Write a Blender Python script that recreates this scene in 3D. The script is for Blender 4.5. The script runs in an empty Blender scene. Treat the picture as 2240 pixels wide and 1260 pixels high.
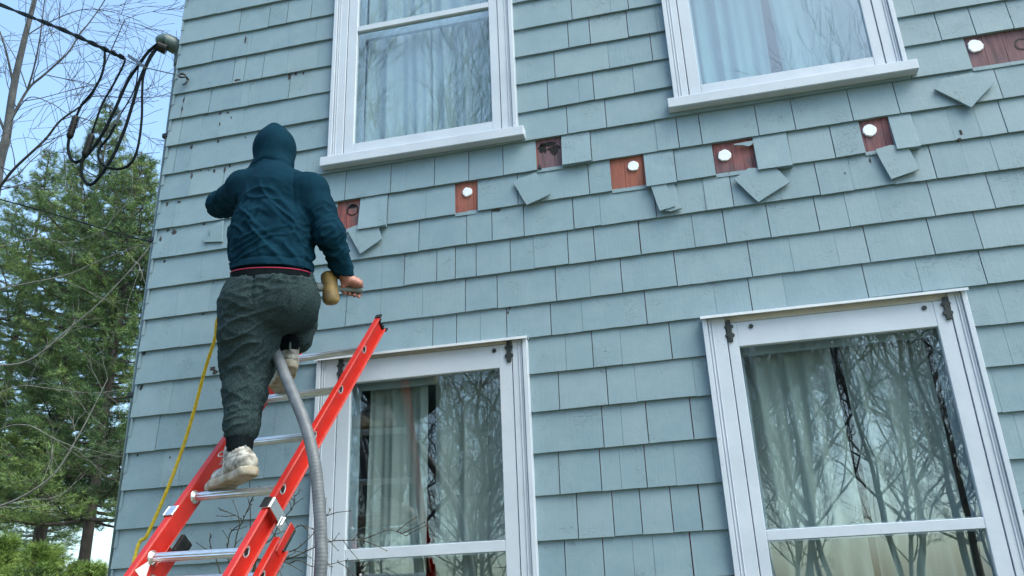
import bpy, math, random
import numpy as np
C = bpy.data.collections.new("Scene objects"); bpy.context.scene.collection.children.link(C)
scene = bpy.context.scene
R = math.radians
rnd = random.Random(7)
# ------------------------------------------------------------------ camera
RX = np.array([0.97380544, 0.22406535, -0.0386999]); UX = np.array([0.11772104, -0.35119259, 0.92887325]); FX = np.array([-0.19453719, 0.90909762, 0.36837046])
FPX = 1839.5
from mathutils import Matrix, Vector
cd = bpy.data.cameras.new("camera"); cam = bpy.data.objects.new("camera", cd); C.objects.link(cam)
cd.sensor_width = 36; cd.lens = FPX / 2240 * 36; cd.clip_start = 0.05; cd.clip_end = 2000
cam.matrix_world = Matrix(((RX[0], UX[0], -FX[0], 0), (RX[1], UX[1], -FX[1], 0), (RX[2], UX[2], -FX[2], 0), (0, 0, 0, 1)))
scene.camera = cam
def at(px, py, Y):
    """point at depth Y seen at photo position (px, py)"""
    d = FX + RX * (px - 1120) / FPX - UX * (py - 630) / FPX
    return d * (Y / d[1])
# ------------------------------------------------------------------ world, sun, exposure
SUN_EL, SUN_AZ = R(56), R(118)          # azimuth measured from +Y towards +X : hazy sun high to the right
w = bpy.data.worlds.new("World"); scene.world = w; w.use_nodes = True
nt = w.node_tree; bg = nt.nodes['Background']
sky = nt.nodes.new('ShaderNodeTexSky'); sky.sky_type = 'NISHITA'; sky.sun_disc = False
sky.sun_elevation = SUN_EL; sky.sun_rotation = SUN_AZ; sky.air_density = 1.0; sky.dust_density = 3.6; sky.ozone_density = 1.0; sky.altitude = 50
tint = nt.nodes.new('ShaderNodeMix'); tint.data_type = 'RGBA'; tint.blend_type = 'MULTIPLY'; tint.inputs[0].default_value = 1; tint.inputs[7].default_value = (0.92, 1.045, 1.03, 1)   # thin haze takes the violet out of the blue
nt.links.new(sky.outputs[0], tint.inputs[6]); nt.links.new(tint.outputs[2], bg.inputs[0]); bg.inputs[1].default_value = 0.15
sd = bpy.data.lights.new("sun", 'SUN'); sun = bpy.data.objects.new("sun", sd); C.objects.link(sun)
sd.energy = 0.5; sd.angle = R(40); sd.color = (1, 0.90, 0.74)
dirv = Vector((math.sin(SUN_AZ) * math.cos(SUN_EL), math.cos(SUN_AZ) * math.cos(SUN_EL), math.sin(SUN_EL)))
sun.rotation_euler = dirv.to_track_quat('Z', 'Y').to_euler()
scene.view_settings.view_transform = 'Standard'; scene.view_settings.look = 'None'
scene.view_settings.exposure = 1.62; scene.view_settings.gamma = 1
# ------------------------------------------------------------------ materials
def mat(name, col, rough=0.6, metal=0, spec=None):
    m = bpy.data.materials.new(name); m.use_nodes = True; b = m.node_tree.nodes['Principled BSDF']
    b.inputs['Base Color'].default_value = (*col, 1); b.inputs['Roughness'].default_value = rough; b.inputs['Metallic'].default_value = metal
    if spec is not None: b.inputs['Specular IOR Level'].default_value = spec
    return m
class NB:
    def __init__(s, m): s.m = m; s.t = m.node_tree; s.b = s.t.nodes['Principled BSDF']; s.n = 0
    def node(s, typ, **kw):
        n = s.t.nodes.new(typ)
        for k, v in kw.items():
            if k.startswith('i_'): n.inputs[k[2:].replace('_', ' ')].default_value = v
            else: setattr(n, k, v)
        return n
    def link(s, a, b): s.t.links.new(a, b)
    def coord(s, scale=(1, 1, 1), kind='Object'):
        c = s.node('ShaderNodeTexCoord'); mp = s.node('ShaderNodeMapping'); mp.inputs['Scale'].default_value = scale
        s.link(c.outputs[kind], mp.inputs[0]); return mp.outputs[0]
    def noise(s, vec, scale, detail=4, rough=0.55, dist=0):
        n = s.node('ShaderNodeTexNoise'); n.inputs['Scale'].default_value = scale; n.inputs['Detail'].default_value = detail
        n.inputs['Roughness'].default_value = rough; n.inputs['Distortion'].default_value = dist
        s.link(vec, n.inputs['Vector']); return n.outputs['Fac']
    def ramp(s, f, stops):
        r = s.node('ShaderNodeValToRGB'); e = r.color_ramp.elements
        while len(e) < len(stops): e.new(0.5)
        for i, (p, c) in enumerate(stops):
            e[i].position = p; e[i].color = (*c, 1) if len(c) == 3 else c
        s.link(f, r.inputs[0]); return r.outputs[0]
    def mix(s, f, a, b, mode='MIX'):
        n = s.node('ShaderNodeMix', data_type='RGBA', blend_type=mode)
        if isinstance(f, (int, float)): n.inputs[0].default_value = f
        else: s.link(f, n.inputs[0])
        for i, v in ((6, a), (7, b)):
            if isinstance(v, tuple): n.inputs[i].default_value = (*v, 1)
            else: s.link(v, n.inputs[i])
        return n.outputs[2]
    def attr(s, name): return s.node('ShaderNodeAttribute', attribute_name=name).outputs['Fac']
    def math(s, op, a, b=None):
        n = s.node('ShaderNodeMath', operation=op)
        for i, v in ((0, a), (1, b)):
            if v is None: continue
            if isinstance(v, (int, float)): n.inputs[i].default_value = v
            else: s.link(v, n.inputs[i])
        return n.outputs[0]
    def bump(s, h, strength=0.3, dist=0.01, prev=None):
        n = s.node('ShaderNodeBump'); n.inputs['Strength'].default_value = strength; n.inputs['Distance'].default_value = dist
        s.link(h, n.inputs['Height'])
        if prev is not None: s.link(prev, n.inputs['Normal'])
        return n.outputs[0]
    def col(s, c): s.link(c, s.b.inputs['Base Color'])
    def nrm(s, c): s.link(c, s.b.inputs['Normal'])
    def rgh(s, c): s.link(c, s.b.inputs['Roughness'])
def noisy(name, c1, c2, scale, rough=0.7, bump=0.2, bscale=None, stretch=(1, 1, 1), metal=0, bdist=0.01, detail=5):
    m = mat(name, c1, rough, metal); n = NB(m); v = n.coord(stretch)
    f = n.noise(v, scale, detail); n.col(n.ramp(f, [(0.35, c1), (0.65, c2)]))
    if bump: n.nrm(n.bump(n.noise(v, bscale or scale * 2, 5), bump, bdist))
    return m
def shingle_mat():
    m = mat('painted_shingle', (0.2, 0.3, 0.34), 0.62); n = NB(m)
    v = n.coord(); rv = n.attr('tone')
    grain = n.noise(n.coord((90, 1, 5)), 1.0, 5, 0.6)
    base = n.ramp(rv, [(0.0, (0.151, 0.233, 0.290)), (0.5, (0.178, 0.264, 0.319)), (1.0, (0.209, 0.290, 0.341))])
    big = n.noise(v, 2.4, 5, .65)
    base = n.mix(n.math('MULTIPLY', big, 0.35), base, (0.183, 0.299, 0.330))
    # corner bay greyer and darker: the dimmer light there painted into the colour
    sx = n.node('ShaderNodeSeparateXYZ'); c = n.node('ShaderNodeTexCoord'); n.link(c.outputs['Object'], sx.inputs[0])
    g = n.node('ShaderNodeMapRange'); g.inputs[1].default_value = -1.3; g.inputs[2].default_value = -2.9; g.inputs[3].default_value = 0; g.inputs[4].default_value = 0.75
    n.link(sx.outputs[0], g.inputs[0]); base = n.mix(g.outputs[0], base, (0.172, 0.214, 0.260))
    blot = n.noise(v, 9, 6, 0.65); base = n.mix(n.ramp(blot, [(0.42, (0, 0, 0)), (0.8, (0.45, 0.45, 0.45))]), base, (0.26, 0.35, 0.39))
    # hairline paint cracks in patches
    vr = n.node('ShaderNodeTexVoronoi', feature='DISTANCE_TO_EDGE'); vr.inputs['Scale'].default_value = 1
    dn = n.node('ShaderNodeVectorMath', operation='ADD'); nz = n.node('ShaderNodeTexNoise'); nz.inputs['Scale'].default_value = 30
    n.link(n.coord((34, 20, 62)), dn.inputs[0]); n.link(v, nz.inputs['Vector']); sc = n.node('ShaderNodeVectorMath', operation='SCALE'); sc.inputs['Scale'].default_value = 1.6
    n.link(nz.outputs['Color'], sc.inputs[0]); n.link(sc.outputs[0], dn.inputs[1]); n.link(dn.outputs[0], vr.inputs['Vector'])
    crack = n.ramp(vr.outputs['Distance'], [(0.0, (1, 1, 1)), (0.045, (0, 0, 0))])
    patch = n.ramp(n.noise(v, 5.5, 4, 0.6), [(0.54, (0, 0, 0)), (0.64, (1, 1, 1))])
    ck = n.math('MULTIPLY', crack, patch)
    base = n.mix(n.math('MULTIPLY', ck, 0.75), base, (0.09, 0.13, 0.15))
    # splits along the grain
    sp = n.ramp(n.noise(n.coord((150, 1, 3)), 1.0, 2), [(0.66, (0, 0, 0)), (0.72, (1, 1, 1))])
    spm = n.math('MULTIPLY', sp, n.ramp(n.noise(v, 2.3, 2), [(0.5, (0, 0, 0)), (0.62, (1, 1, 1))]))
    base = n.mix(n.math('MULTIPLY', spm, 0.4), base, (0.08, 0.12, 0.14))
    n.col(base)
    b1 = n.bump(grain, 0.35, 0.003); b2 = n.bump(n.noise(v, 60, 4), 0.25, 0.003, b1); b3 = n.bump(n.math('SUBTRACT', 1.0, ck), 0.5, 0.003, b2)
    n.nrm(b3); return m
def wood_mat():
    m = mat('bare_red_boards', (0.25, 0.07, 0.05), 0.8); n = NB(m); v = n.coord()
    st = n.noise(n.coord((40, 1, 5)), 1, 6, 0.6)
    c = n.ramp(st, [(0.25, (0.055, 0.03, 0.035)), (0.40, (0.17, 0.050, 0.055)), (0.55, (0.30, 0.085, 0.065)), (0.70, (0.13, 0.085, 0.10))])
    gr = n.ramp(n.noise(v, 7, 4), [(0.45, (0, 0, 0)), (0.62, (1, 1, 1))]); c = n.mix(n.math('MULTIPLY', gr, 0.85), c, (0.105, 0.080, 0.092))
    oc = n.ramp(n.noise(v, 3.1, 2), [(0.45, (0, 0, 0)), (0.6, (1, 1, 1))]); c = n.mix(n.math('MULTIPLY', oc, 0.35), c, (0.40, 0.14, 0.06))
    c = n.mix(n.math('MULTIPLY', n.attr('tone'), .8), c, n.ramp(st, [(.3, (.055, .045, .06)), (.6, (.17, .105, .135)), (.8, (.11, .09, .11))]))
    n.col(c); n.nrm(n.bump(st, 0.5, 0.004)); return m
def trim_mat():
    m = mat('white_trim_paint', (0.7, 0.74, 0.8), 0.5); n = NB(m); v = n.coord()
    c = n.ramp(n.noise(v, 4, 5, 0.6), [(0.3, (0.45, 0.51, 0.59)), (0.7, (0.53, 0.59, 0.67))])
    d = n.ramp(n.noise(v, 46, 5, 0.7), [(0.64, (0, 0, 0)), (0.70, (1, 1, 1))])
    pm = n.ramp(n.noise(v, 3.2, 3), [(0.35, (0, 0, 0)), (0.55, (1, 1, 1))])
    n.col(n.mix(n.math('MULTIPLY', n.math('MULTIPLY', d, pm), 0.6), c, (0.22, 0.22, 0.22)))
    n.nrm(n.bump(n.noise(n.coord((30, 30, 30)), 1, 6), 0.3, 0.003)); return m
def glass_mat():
    m = bpy.data.materials.new('window_glass'); m.use_nodes = True; t = m.node_tree; t.nodes.clear()
    o = t.nodes.new('ShaderNodeOutputMaterial'); mx = t.nodes.new('ShaderNodeMixShader'); tr = t.nodes.new('ShaderNodeBsdfTransparent'); gl = t.nodes.new('ShaderNodeBsdfGlossy')
    gl.inputs['Roughness'].default_value = 0.0; gl.inputs['Color'].default_value = (0.93, 1, 1, 1); tr.inputs[0].default_value = (0.72, 0.83, 0.84, 1)
    lw = t.nodes.new('ShaderNodeLayerWeight'); lw.inputs[0].default_value = 0.5; fr = t.nodes.new('ShaderNodeMath'); fr.operation = 'POWER'; fr.inputs[1].default_value = 3.0; t.links.new(lw.outputs['Facing'], fr.inputs[0])
    ml = t.nodes.new('ShaderNodeMath'); ml.operation = 'MULTIPLY_ADD'; ml.inputs[1].default_value = 0.75; ml.inputs[2].default_value = 0.19
    tc = t.nodes.new('ShaderNodeTexCoord'); nz = t.nodes.new('ShaderNodeTexNoise'); nz.inputs['Scale'].default_value = 3; nz.inputs['Detail'].default_value = 1
    bp = t.nodes.new('ShaderNodeBump'); bp.inputs['Strength'].default_value = 0.25; bp.inputs['Distance'].default_value = 0.004
    t.links.new(tc.outputs['Object'], nz.inputs['Vector']); t.links.new(nz.outputs['Fac'], bp.inputs['Height']); t.links.new(bp.outputs[0], gl.inputs['Normal'])
    t.links.new(fr.outputs[0], ml.inputs[0]); t.links.new(ml.outputs[0], mx.inputs[0]); t.links.new(tr.outputs[0], mx.inputs[1]); t.links.new(gl.outputs[0], mx.inputs[2]); t.links.new(mx.outputs[0], o.inputs[0])
    return m
def cloth_mat(name, c1, c2, scale, bump=0.4, bd=0.002, speck=None, rough=0.95):
    m = mat(name, c1, rough, 0, 0.15); n = NB(m); v = n.coord()
    c = n.ramp(n.noise(v, scale, 4, 0.6), [(0.3, c1), (0.7, c2)])
    if speck:
        c = n.mix(n.ramp(n.noise(n.coord((1, 1, 0.35)), 330, 3, 0.7), [(0.44, (0, 0, 0)), (0.70, (.8, .8, .8))]), c, speck)
    n.col(c); b = n.bump(n.noise(v, 300, 3), bump, bd); n.nrm(n.bump(n.noise(v, 22, 4, 0.6), 0.2, 0.006, b)); n.b.inputs['Sheen Weight'].default_value = 0.15; return m
def needle_mat(name, c1, c2, c3):
    m = mat(name, c1, 0.55); n = NB(m); n.col(n.ramp(n.attr('tone'), [(0, c1), (0.55, c2), (1, c3)])); n.b.inputs['Specular IOR Level'].default_value = 0.35; return m
M = dict(
    shingle=shingle_mat(), wood=wood_mat(), trim=trim_mat(), glass=glass_mat(),
    under=mat('building_paper', (0.05, 0.045, 0.045), 0.9), flash=noisy('aluminium_flashing', (0.55, 0.60, 0.66), (0.68, 0.72, 0.78), 12, 0.4, 0.1),
    ochre=noisy('unpainted_head_board', (0.50, 0.49, 0.48), (0.62, 0.60, 0.56), 6, 0.6), iron=noisy('black_iron', (0.008, 0.012, 0.013), (0.02, 0.03, 0.03), 30, 0.5, 0.2),
    dark=mat('dark_hole', (0.006, 0.006, 0.007), 0.9), plug=noisy('white_plug_plastic', (0.72, 0.77, 0.84), (0.82, 0.86, 0.92), 25, 0.5, 0.3, 60, bdist=0.003),
    stain=noisy('dark_weathered_wood', (0.020, 0.022, 0.026), (0.06, 0.048, 0.05), 40, 0.9, 0.3), inner=noisy('interior_plaster', (0.25, 0.24, 0.22), (0.30, 0.29, 0.27), 2, 0.9, 0),
    curtain=noisy('white_curtain_cloth', (0.52, 0.60, 0.60), (0.62, 0.69, 0.69), 3, 0.9, 0.15, 120, bdist=0.002), curtain_blue=noisy('pale_blue_curtain_cloth', (0.29, 0.46, 0.50), (0.36, 0.53, 0.57), 3, 0.9, 0.15, 120, bdist=0.002), curtain_dim=noisy('cream_curtain_cloth', (0.50, 0.53, 0.51), (0.61, 0.64, 0.62), 3, 0.9, 0.15, 120, bdist=0.002),
    roof=noisy('asphalt_roof', (0.05, 0.05, 0.055), (0.09, 0.09, 0.095), 30, 0.9), stone=noisy('concrete_foundation', (0.25, 0.25, 0.24), (0.34, 0.33, 0.31), 8, 0.9),
    orange=noisy('orange_fibreglass', (0.40, 0.010, 0.005), (0.49, 0.016, 0.008), 14, 0.42, 0.15, 90, bdist=0.002), alu=noisy('brushed_aluminium', (0.60, 0.62, 0.64), (0.78, 0.80, 0.82), 20, 0.30, 0.12, 120, (1, 8, 8), 0.9, 0.001),
    rubber=noisy('black_plastic', (0.008, 0.009, 0.010), (0.018, 0.02, 0.02), 30, 0.5, 0.2), label=mat('warning_label', (0.75, 0.75, 0.75), 0.5),
    cable=noisy('black_cable', (0.003, 0.007, 0.009), (0.006, 0.011, 0.013), 20, 0.8, 0.1), wire=mat('bare_wire', (0.12, 0.14, 0.15), 0.4, 0.7), grey=noisy('grey_painted_metal', (0.055, 0.095, 0.10), (0.09, 0.135, 0.14), 14, 0.45, 0.1),
    hose=noisy('grey_ribbed_hose', (0.085, 0.10, 0.115), (0.14, 0.155, 0.175), 18, 0.5, 0.2), cord=noisy('yellow_cord', (0.50, 0.36, 0.015), (0.62, 0.46, 0.03), 60, 0.5, 0.4, 200, bdist=0.002),
    mallet=noisy('tan_rubber', (0.16, 0.12, 0.06), (0.36, 0.22, 0.06), 20, 0.6, 0.3), handle=noisy('grey_handle', (0.09, 0.14, 0.15), (0.2, 0.22, 0.23), 20, 0.6, 0.2),
    hoodie=cloth_mat('navy_fleece', (0.003, 0.020, 0.036), (0.005, 0.030, 0.051), 12), pants=cloth_mat('charcoal_heather', (0.012, 0.024, 0.027), (0.020, 0.036, 0.040), 14, 0.6, 0.003, (0.070, 0.098, 0.106)),
    black=cloth_mat('black_rib_knit', (0.004, 0.007, 0.009), (0.008, 0.012, 0.014), 14), red=mat('crimson_elastic', (0.35, 0.01, 0.06), 0.8), skin=noisy('skin', (0.30, 0.125, 0.095), (0.38, 0.17, 0.13), 26, 0.5, 0.25, 90, bdist=0.002),
    shoe=noisy('scuffed_white_leather', (0.13, 0.12, 0.10), (0.50, 0.49, 0.45), 34, 0.6, 0.35, 50, bdist=0.003), sole=noisy('dirty_rubber_sole', (0.24, 0.19, 0.12), (0.45, 0.42, 0.35), 20, 0.75, 0.3), lace=mat('grey_lace', (0.5, 0.5, 0.5), 0.8), hair=mat('dark_hair', (0.01, 0.008, 0.007), 0.6),
    bark=noisy('grey_brown_bark', (0.035, 0.040, 0.042), (0.085, 0.088, 0.088), 12, 0.9, 0.6, 40, (1, 1, 0.3)), bark_pale=noisy('pale_twig_bark', (0.12, 0.12, 0.11), (0.22, 0.22, 0.20), 12, 0.9, 0.3),
    bark_pine=noisy('pine_bark', (0.045, 0.038, 0.034), (0.105, 0.085, 0.072), 14, 0.95, 0.8, 40, (1, 1, 0.3)),
    needle=needle_mat('pine_needles', (0.036, 0.080, 0.036), (0.100, 0.180, 0.055), (0.22, 0.31, 0.095)), leaf=needle_mat('bright_pine_needles', (0.07, 0.13, 0.03), (0.16, 0.25, 0.05), (0.26, 0.36, 0.09)),
    twig=noisy('dark_shrub_twig', (0.05, 0.045, 0.035), (0.10, 0.09, 0.06), 30, 0.9, 0.3),
)
M['cable'].node_tree.nodes['Principled BSDF'].inputs['Specular IOR Level'].default_value = 0.12; M['rubber'].node_tree.nodes['Principled BSDF'].inputs['Specular IOR Level'].default_value = 0.2
for k in ('hoodie', 'pants', 'black'): M[k].node_tree.nodes['Principled BSDF'].inputs['Sheen Weight'].default_value = 0.0; M[k].node_tree.nodes['Principled BSDF'].inputs['Specular IOR Level'].default_value = 0.05
# translucent curtains
for k in ('curtain', 'curtain_dim', 'curtain_blue'):
    t = M[k].node_tree; b = t.nodes['Principled BSDF']; o = [n for n in t.nodes if n.type == 'OUTPUT_MATERIAL'][0]
    tl = t.nodes.new('ShaderNodeBsdfTranslucent'); tl.inputs[0].default_value = (0.6, 0.65, 0.6, 1); mx = t.nodes.new('ShaderNodeMixShader'); mx.inputs[0].default_value = 0.25
    t.links.new(b.outputs[0], mx.inputs[1]); t.links.new(tl.outputs[0], mx.inputs[2]); t.links.new(mx.outputs[0], o.inputs[0])
# ------------------------------------------------------------------ mesh helpers
def tag(o, label=None, cat=None, group=None, kind=None):
    if label: o['label'] = label
    if cat: o['category'] = cat
    if group: o['group'] = group
    if kind: o['kind'] = kind
    return o
def empty(name, loc, label, cat, group=None):
    o = bpy.data.objects.new(name, None); C.objects.link(o); o.location = loc; o.empty_display_size = 0.1
    return tag(o, label, cat, group)
def link_mesh(name, V, F, m, parent=None, smooth=False, tone=None, rel=True):
    V = np.asarray(V, float)
    me = bpy.data.meshes.new(name)
    if parent is not None and rel:
        V = V - np.array(world_loc(parent))
    me.from_pydata(V.tolist(), [], F if isinstance(F, list) else F.tolist())
    me.materials.append(m)
    if smooth: me.polygons.foreach_set('use_smooth', [True] * len(me.polygons))
    if tone is not None:
        a = me.attributes.new('tone', 'FLOAT', 'FACE'); a.data.foreach_set('value', np.asarray(tone, float))
    me.update(); o = bpy.data.objects.new(name, me); C.objects.link(o)
    if parent is not None: o.parent = parent
    return o
def world_loc(o):
    l = np.zeros(3)
    while o is not None: l += np.array(o.location); o = o.parent
    return l
def recenter(o, loc):
    """move a single-mesh thing's origin to its base"""
    o.data.transform(Matrix.Translation(-Vector(loc))); o.location = loc; return o
class MB:
    def __init__(s): s.V = []; s.F = []; s.T = []; s.n = 0
    def add(s, V, F, tone=0.5):
        V = np.asarray(V, float); s.V.append(V); s.F += [[int(i) + s.n for i in f] for f in F]; s.T += [tone] * len(F); s.n += len(V)
    def box(s, x0, x1, y0, y1, z0, z1, tone=0.5):
        V = [(x, y, z) for x in (x0, x1) for y in (y0, y1) for z in (z0, z1)]
        s.add(V, [(0, 1, 3, 2), (4, 6, 7, 5), (0, 4, 5, 1), (2, 3, 7, 6), (0, 2, 6, 4), (1, 5, 7, 3)], tone)
    def obox(s, c, ax, h, tone=0.5):
        """oriented box: centre, 3 axes, 3 half sizes"""
        V = [np.array(c) + ax[0] * h[0] * i + ax[1] * h[1] * j + ax[2] * h[2] * k for i in (-1, 1) for j in (-1, 1) for k in (-1, 1)]
        s.add(V, [(0, 1, 3, 2), (4, 6, 7, 5), (0, 4, 5, 1), (2, 3, 7, 6), (0, 2, 6, 4), (1, 5, 7, 3)], tone)
    def slab(s, pts, y0, y1, tone=0.5):
        n = len(pts); V = [(p[0], y0, p[1]) for p in pts] + [(p[0], y1, p[1]) for p in pts]
        F = [list(range(n)), list(range(2 * n - 1, n - 1, -1))] + [(i, i + n, (i + 1) % n + n, (i + 1) % n) for i in range(n)]
        s.add(V, F, tone)
    def tube(s, P, r, n=8, tone=0.5, cap=True, squash=None):
        P = np.asarray(P, float); k = len(P); r = np.broadcast_to(np.asarray(r, float), (k,))
        T = np.gradient(P, axis=0); T /= np.linalg.norm(T, axis=1)[:, None] + 1e-12
        a = np.array([0, 0, 1.]) if abs(T[0][2]) < 0.9 else np.array([1., 0, 0]); N = np.cross(T[0], a); N /= np.linalg.norm(N)
        V = []; an = np.arange(n) * 2 * math.pi / n
        for i in range(k):
            N = N - T[i] * (N @ T[i]); N /= np.linalg.norm(N) + 1e-12; Bn = np.cross(T[i], N)
            V.append(P[i] + r[i] * (np.cos(an)[:, None] * N + np.sin(an)[:, None] * Bn))
        V = np.concatenate(V); F = []
        for i in range(k - 1):
            for j in range(n): F.append((i * n + j, i * n + (j + 1) % n, (i + 1) * n + (j + 1) % n, (i + 1) * n + j))
        if cap: F += [list(range(n))[::-1], [(k - 1) * n + j for j in range(n)]]
        s.add(V, F, tone)
    def build(s, name, m, parent=None, smooth=False, tone=False):
        return link_mesh(name, np.concatenate(s.V), s.F, m, parent, smooth, s.T if tone else None)
def spline(P, n=8):
    P = np.asarray(P, float); Q = np.vstack([2 * P[0] - P[1], P, 2 * P[-1] - P[-2]]); out = []
    for i in range(1, len(Q) - 2):
        for t in np.linspace(0, 1, n, endpoint=False):
            a, b, c, d = Q[i - 1:i + 3]; out.append(0.5 * ((2 * b) + (c - a) * t + (2 * a - 5 * b + 4 * c - d) * t * t + (3 * b - a - 3 * c + d) * t ** 3))
    out.append(P[-1]); return np.array(out)
def bevel(o, w_=0.002, seg=1):
    b = o.modifiers.new('bevel', 'BEVEL'); b.width = w_; b.segments = seg; b.limit_method = 'ANGLE'; return o
# ------------------------------------------------------------------ ground
GZ = -1.6
def ground():
    n = 60; xs = np.sign(np.linspace(-1, 1, n)) * np.abs(np.linspace(-1, 1, n)) ** 2.5 * 600
    V = [(x, y, GZ + (0.03 * math.sin(x * 1.3) * math.sin(y * 0.9) if abs(x) < 80 else 0)) for x in xs for y in xs]
    F = [(i * n + j, (i + 1) * n + j, (i + 1) * n + j + 1, i * n + j + 1) for i in range(n - 1) for j in range(n - 1)]
    m = mat('spring_lawn', (0.09, 0.11, 0.04), 0.95); b = NB(m); v = b.coord()
    c = b.ramp(b.noise(v, 0.6, 6, 0.7), [(0.35, (0.10, 0.085, 0.05)), (0.6, (0.075, 0.11, 0.035))]); b.col(b.mix(b.noise(v, 30, 3), c, (0.16, 0.14, 0.08))); b.nrm(b.bump(b.noise(v, 12, 6), 0.6, 0.05))
    tag(link_mesh('ground', V, F, m), kind='structure')
ground()
# ------------------------------------------------------------------ house
WY = 3.8; XL = -2.877; XR = 7.0; ZB = -1.25; ZT = 4.75
house = empty('house', (XL, WY, GZ), 'blue grey shingled house with white framed windows and red patches where shingles are missing', 'house')
rowsL = [.9568, .9083, .8604, .8098, .7624, .7132, .6626, .6176, .569, .5204, .4731, .4246, .3766, .3288, .2816, .2329, .1827, .1322, .083]
rowsR = [.962, .9135, .8655, .8152, .7670, .7205, .6740, .6255, .5765, .5280, .4797, .4310, .3820, .3375, .2890, .2410, .1898, .1392, .0868]
up = 0.0487
ZL = [z * WY for z in ([.9568 + up * k for k in range(7, 0, -1)] + rowsL + [.083 - up * k for k in range(1, 9)])]
ZR = [z * WY for z in ([.962 + up * k for k in range(7, 0, -1)] + rowsR + [.0868 - up * k for k in range(1, 9)])]
def zrow(k, x): t = (x + 2.85) / 3.25; t = min(max(t, -0.1), 1.2); return ZL[k] + (ZR[k] - ZL[k]) * t
NR = len(ZL)
S, Wk = 1, 0
JT = [(475.5,10,0),(524.8,47,1),(588.5,36,1),(628.4,27,1),(680.7,20,1),(466.2,108,1),(540,95,0),(548.5,97,0),(632.6,78,0),(691.2,68,0),(438,163,0),(510.3,159,1),(535.8,144,1),(575.7,142,1),(628.4,132,0),(694.6,115,0),(458.8,219,1),(526.4,208,0),(544.6,208,0),(632.2,190,1),(398.6,233,1),(442.4,259,0),(478.9,273,0),(530,266,0),(608.5,241,0),(394.9,288,1),(382,347,1),(416.8,339,0),(473.4,332,0),(557,296,0),(416,398,0),(489.8,372,1),(672.4,354,0),(380,466,0),(390,533,0),(438,586,0),(386.7,656,0),(461,626,0),(398.3,727,0),(353,801,0),(372.5,877,0),(431,865,0),(346,927,1),(417.5,917,0),(600,917,0),(354.4,1026,0),(392.8,1026,0),(507.9,1117,0),(466,1162,0),(556.7,1191,0),(622,995,0),(580.5,995,0),
(1250,20,1),(1335,10,0),(1373.8,8,1),(1242.5,75,1),(1289.5,65,1),(1212.5,140,1),(1331,122,0),(1198,207,1),(1266,195,0),(1298,190,1),(1386,175,0),(1240.5,267,1),(1325,252,1),(1478,257,1),(1292,315,1),(1435.5,300,0),(1532.5,286,1),(1656,267,1),(1736,257,1),(1287.5,392,1),(1336,380,1),(1410,372,1),(1477.5,365,1),(1562.5,350,1),(1651,337,1),(1727.5,327,1),(1252.5,460,0),(1312,452,0),(1435,460,1),(1542,432,0),(1602,427,1),(1706,415,0),(1790,400,1),(1397.5,502,1),(1515,495,0),(1583.8,487,1),(1680,477,1),(1785,460,1),
(2052,57,1),(2127,45,1),(2210,35,1),(2120,120,1),(1992,160,1),(2188.8,195,1),(1962,217,1),(1861,235,1),(2090,215,0),(1722.5,300,1),(1818.8,297,1),(1887,300,1),(1948.8,285,1),(2002.5,282,1),(2080,272,0),(2138.8,265,0),(2195,257,1),(1861,377,0),(1950,367,0),(2041,355,1),(2111,347,0),(2175,335,0),(1852.5,455,0),(1922.5,450,0),(2037.5,435,1),(2167.5,417,1),(1830,540,0),(1896,532,1),(2032.5,500,1),(2141,507,1),(1732,560,0),(1892,610,1),(2009,598,0),(2152,590,1),(1717,635,0),(2195,672,0),(1642,650,1),(1566,665,0),(1512.7,914,1),(1530,1102,0),(1512.7,1215,1),
(1132.5,425,1),(1253.8,465,1),(1145.5,487,1),(1167.5,552,0),(1242,540,1),(1300,535,1),(1398.8,520,1),(1517,507,0),(1215,612,1),(1290,612,0),(1358.8,600,1),(1477.5,587,1),(1641,570,1),(1203.8,685,1),(1272,675,0),(1412.5,672,1),(1237.5,771,0),(1296,764,1),(1358,753,0),(1467,746,1),(1222,851,1),(1327.7,841,1),(1390,837,0),(1318,930,1),(1360,927,0),(1415,920,1),(1513,913,1),(1222.7,1030,1),(1313,1023,1),(1356.7,1023,0),(1411.7,1017,1),(1475.7,1013,0),(1262.7,1127,1),(1341,1123,1),(1401.7,1117,1),(1469,1113,1),(1532.7,1107,0),(1236,1223,1),(1320,1217,1),(1385,1213,0),(1430,1210,0),(1513,1210,1),
(736,468,1),(786,467,1),(847,457,1),(931,447,0),(995,440,1),(1044,434,1),(833.8,527,0),(916,515,1),(1020.5,500,1),(1075.8,492,1),(834.5,595,0),(884,590,1),(955,580,1),(995.5,570,1),(1041,567,1),(1116,560,1),(832.5,650,0),(923.8,650,0),(1017.5,640,1),(1087,632,1),(756,692,1),(946,710,1),(998,710,1),(1050,702,0),(1107.5,697,1),(755,404,1),(854,394,1),(888,389,0),(950,378,1),(1025,365,1),(1100,350,1),(1173,342,1),(1229,337,1)]
rows = [[] for _ in range(NR)]
for px, py, s in JT:
    q = at(px, py, WY); x, z = q[0], q[2]
    for k in range(NR - 1, -1, -1):
        z0 = zrow(k, x); z1 = zrow(k - 1, x) if k else z0 + 0.185
        if z0 <= z < z1: rows[k].append((x, s)); break
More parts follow.
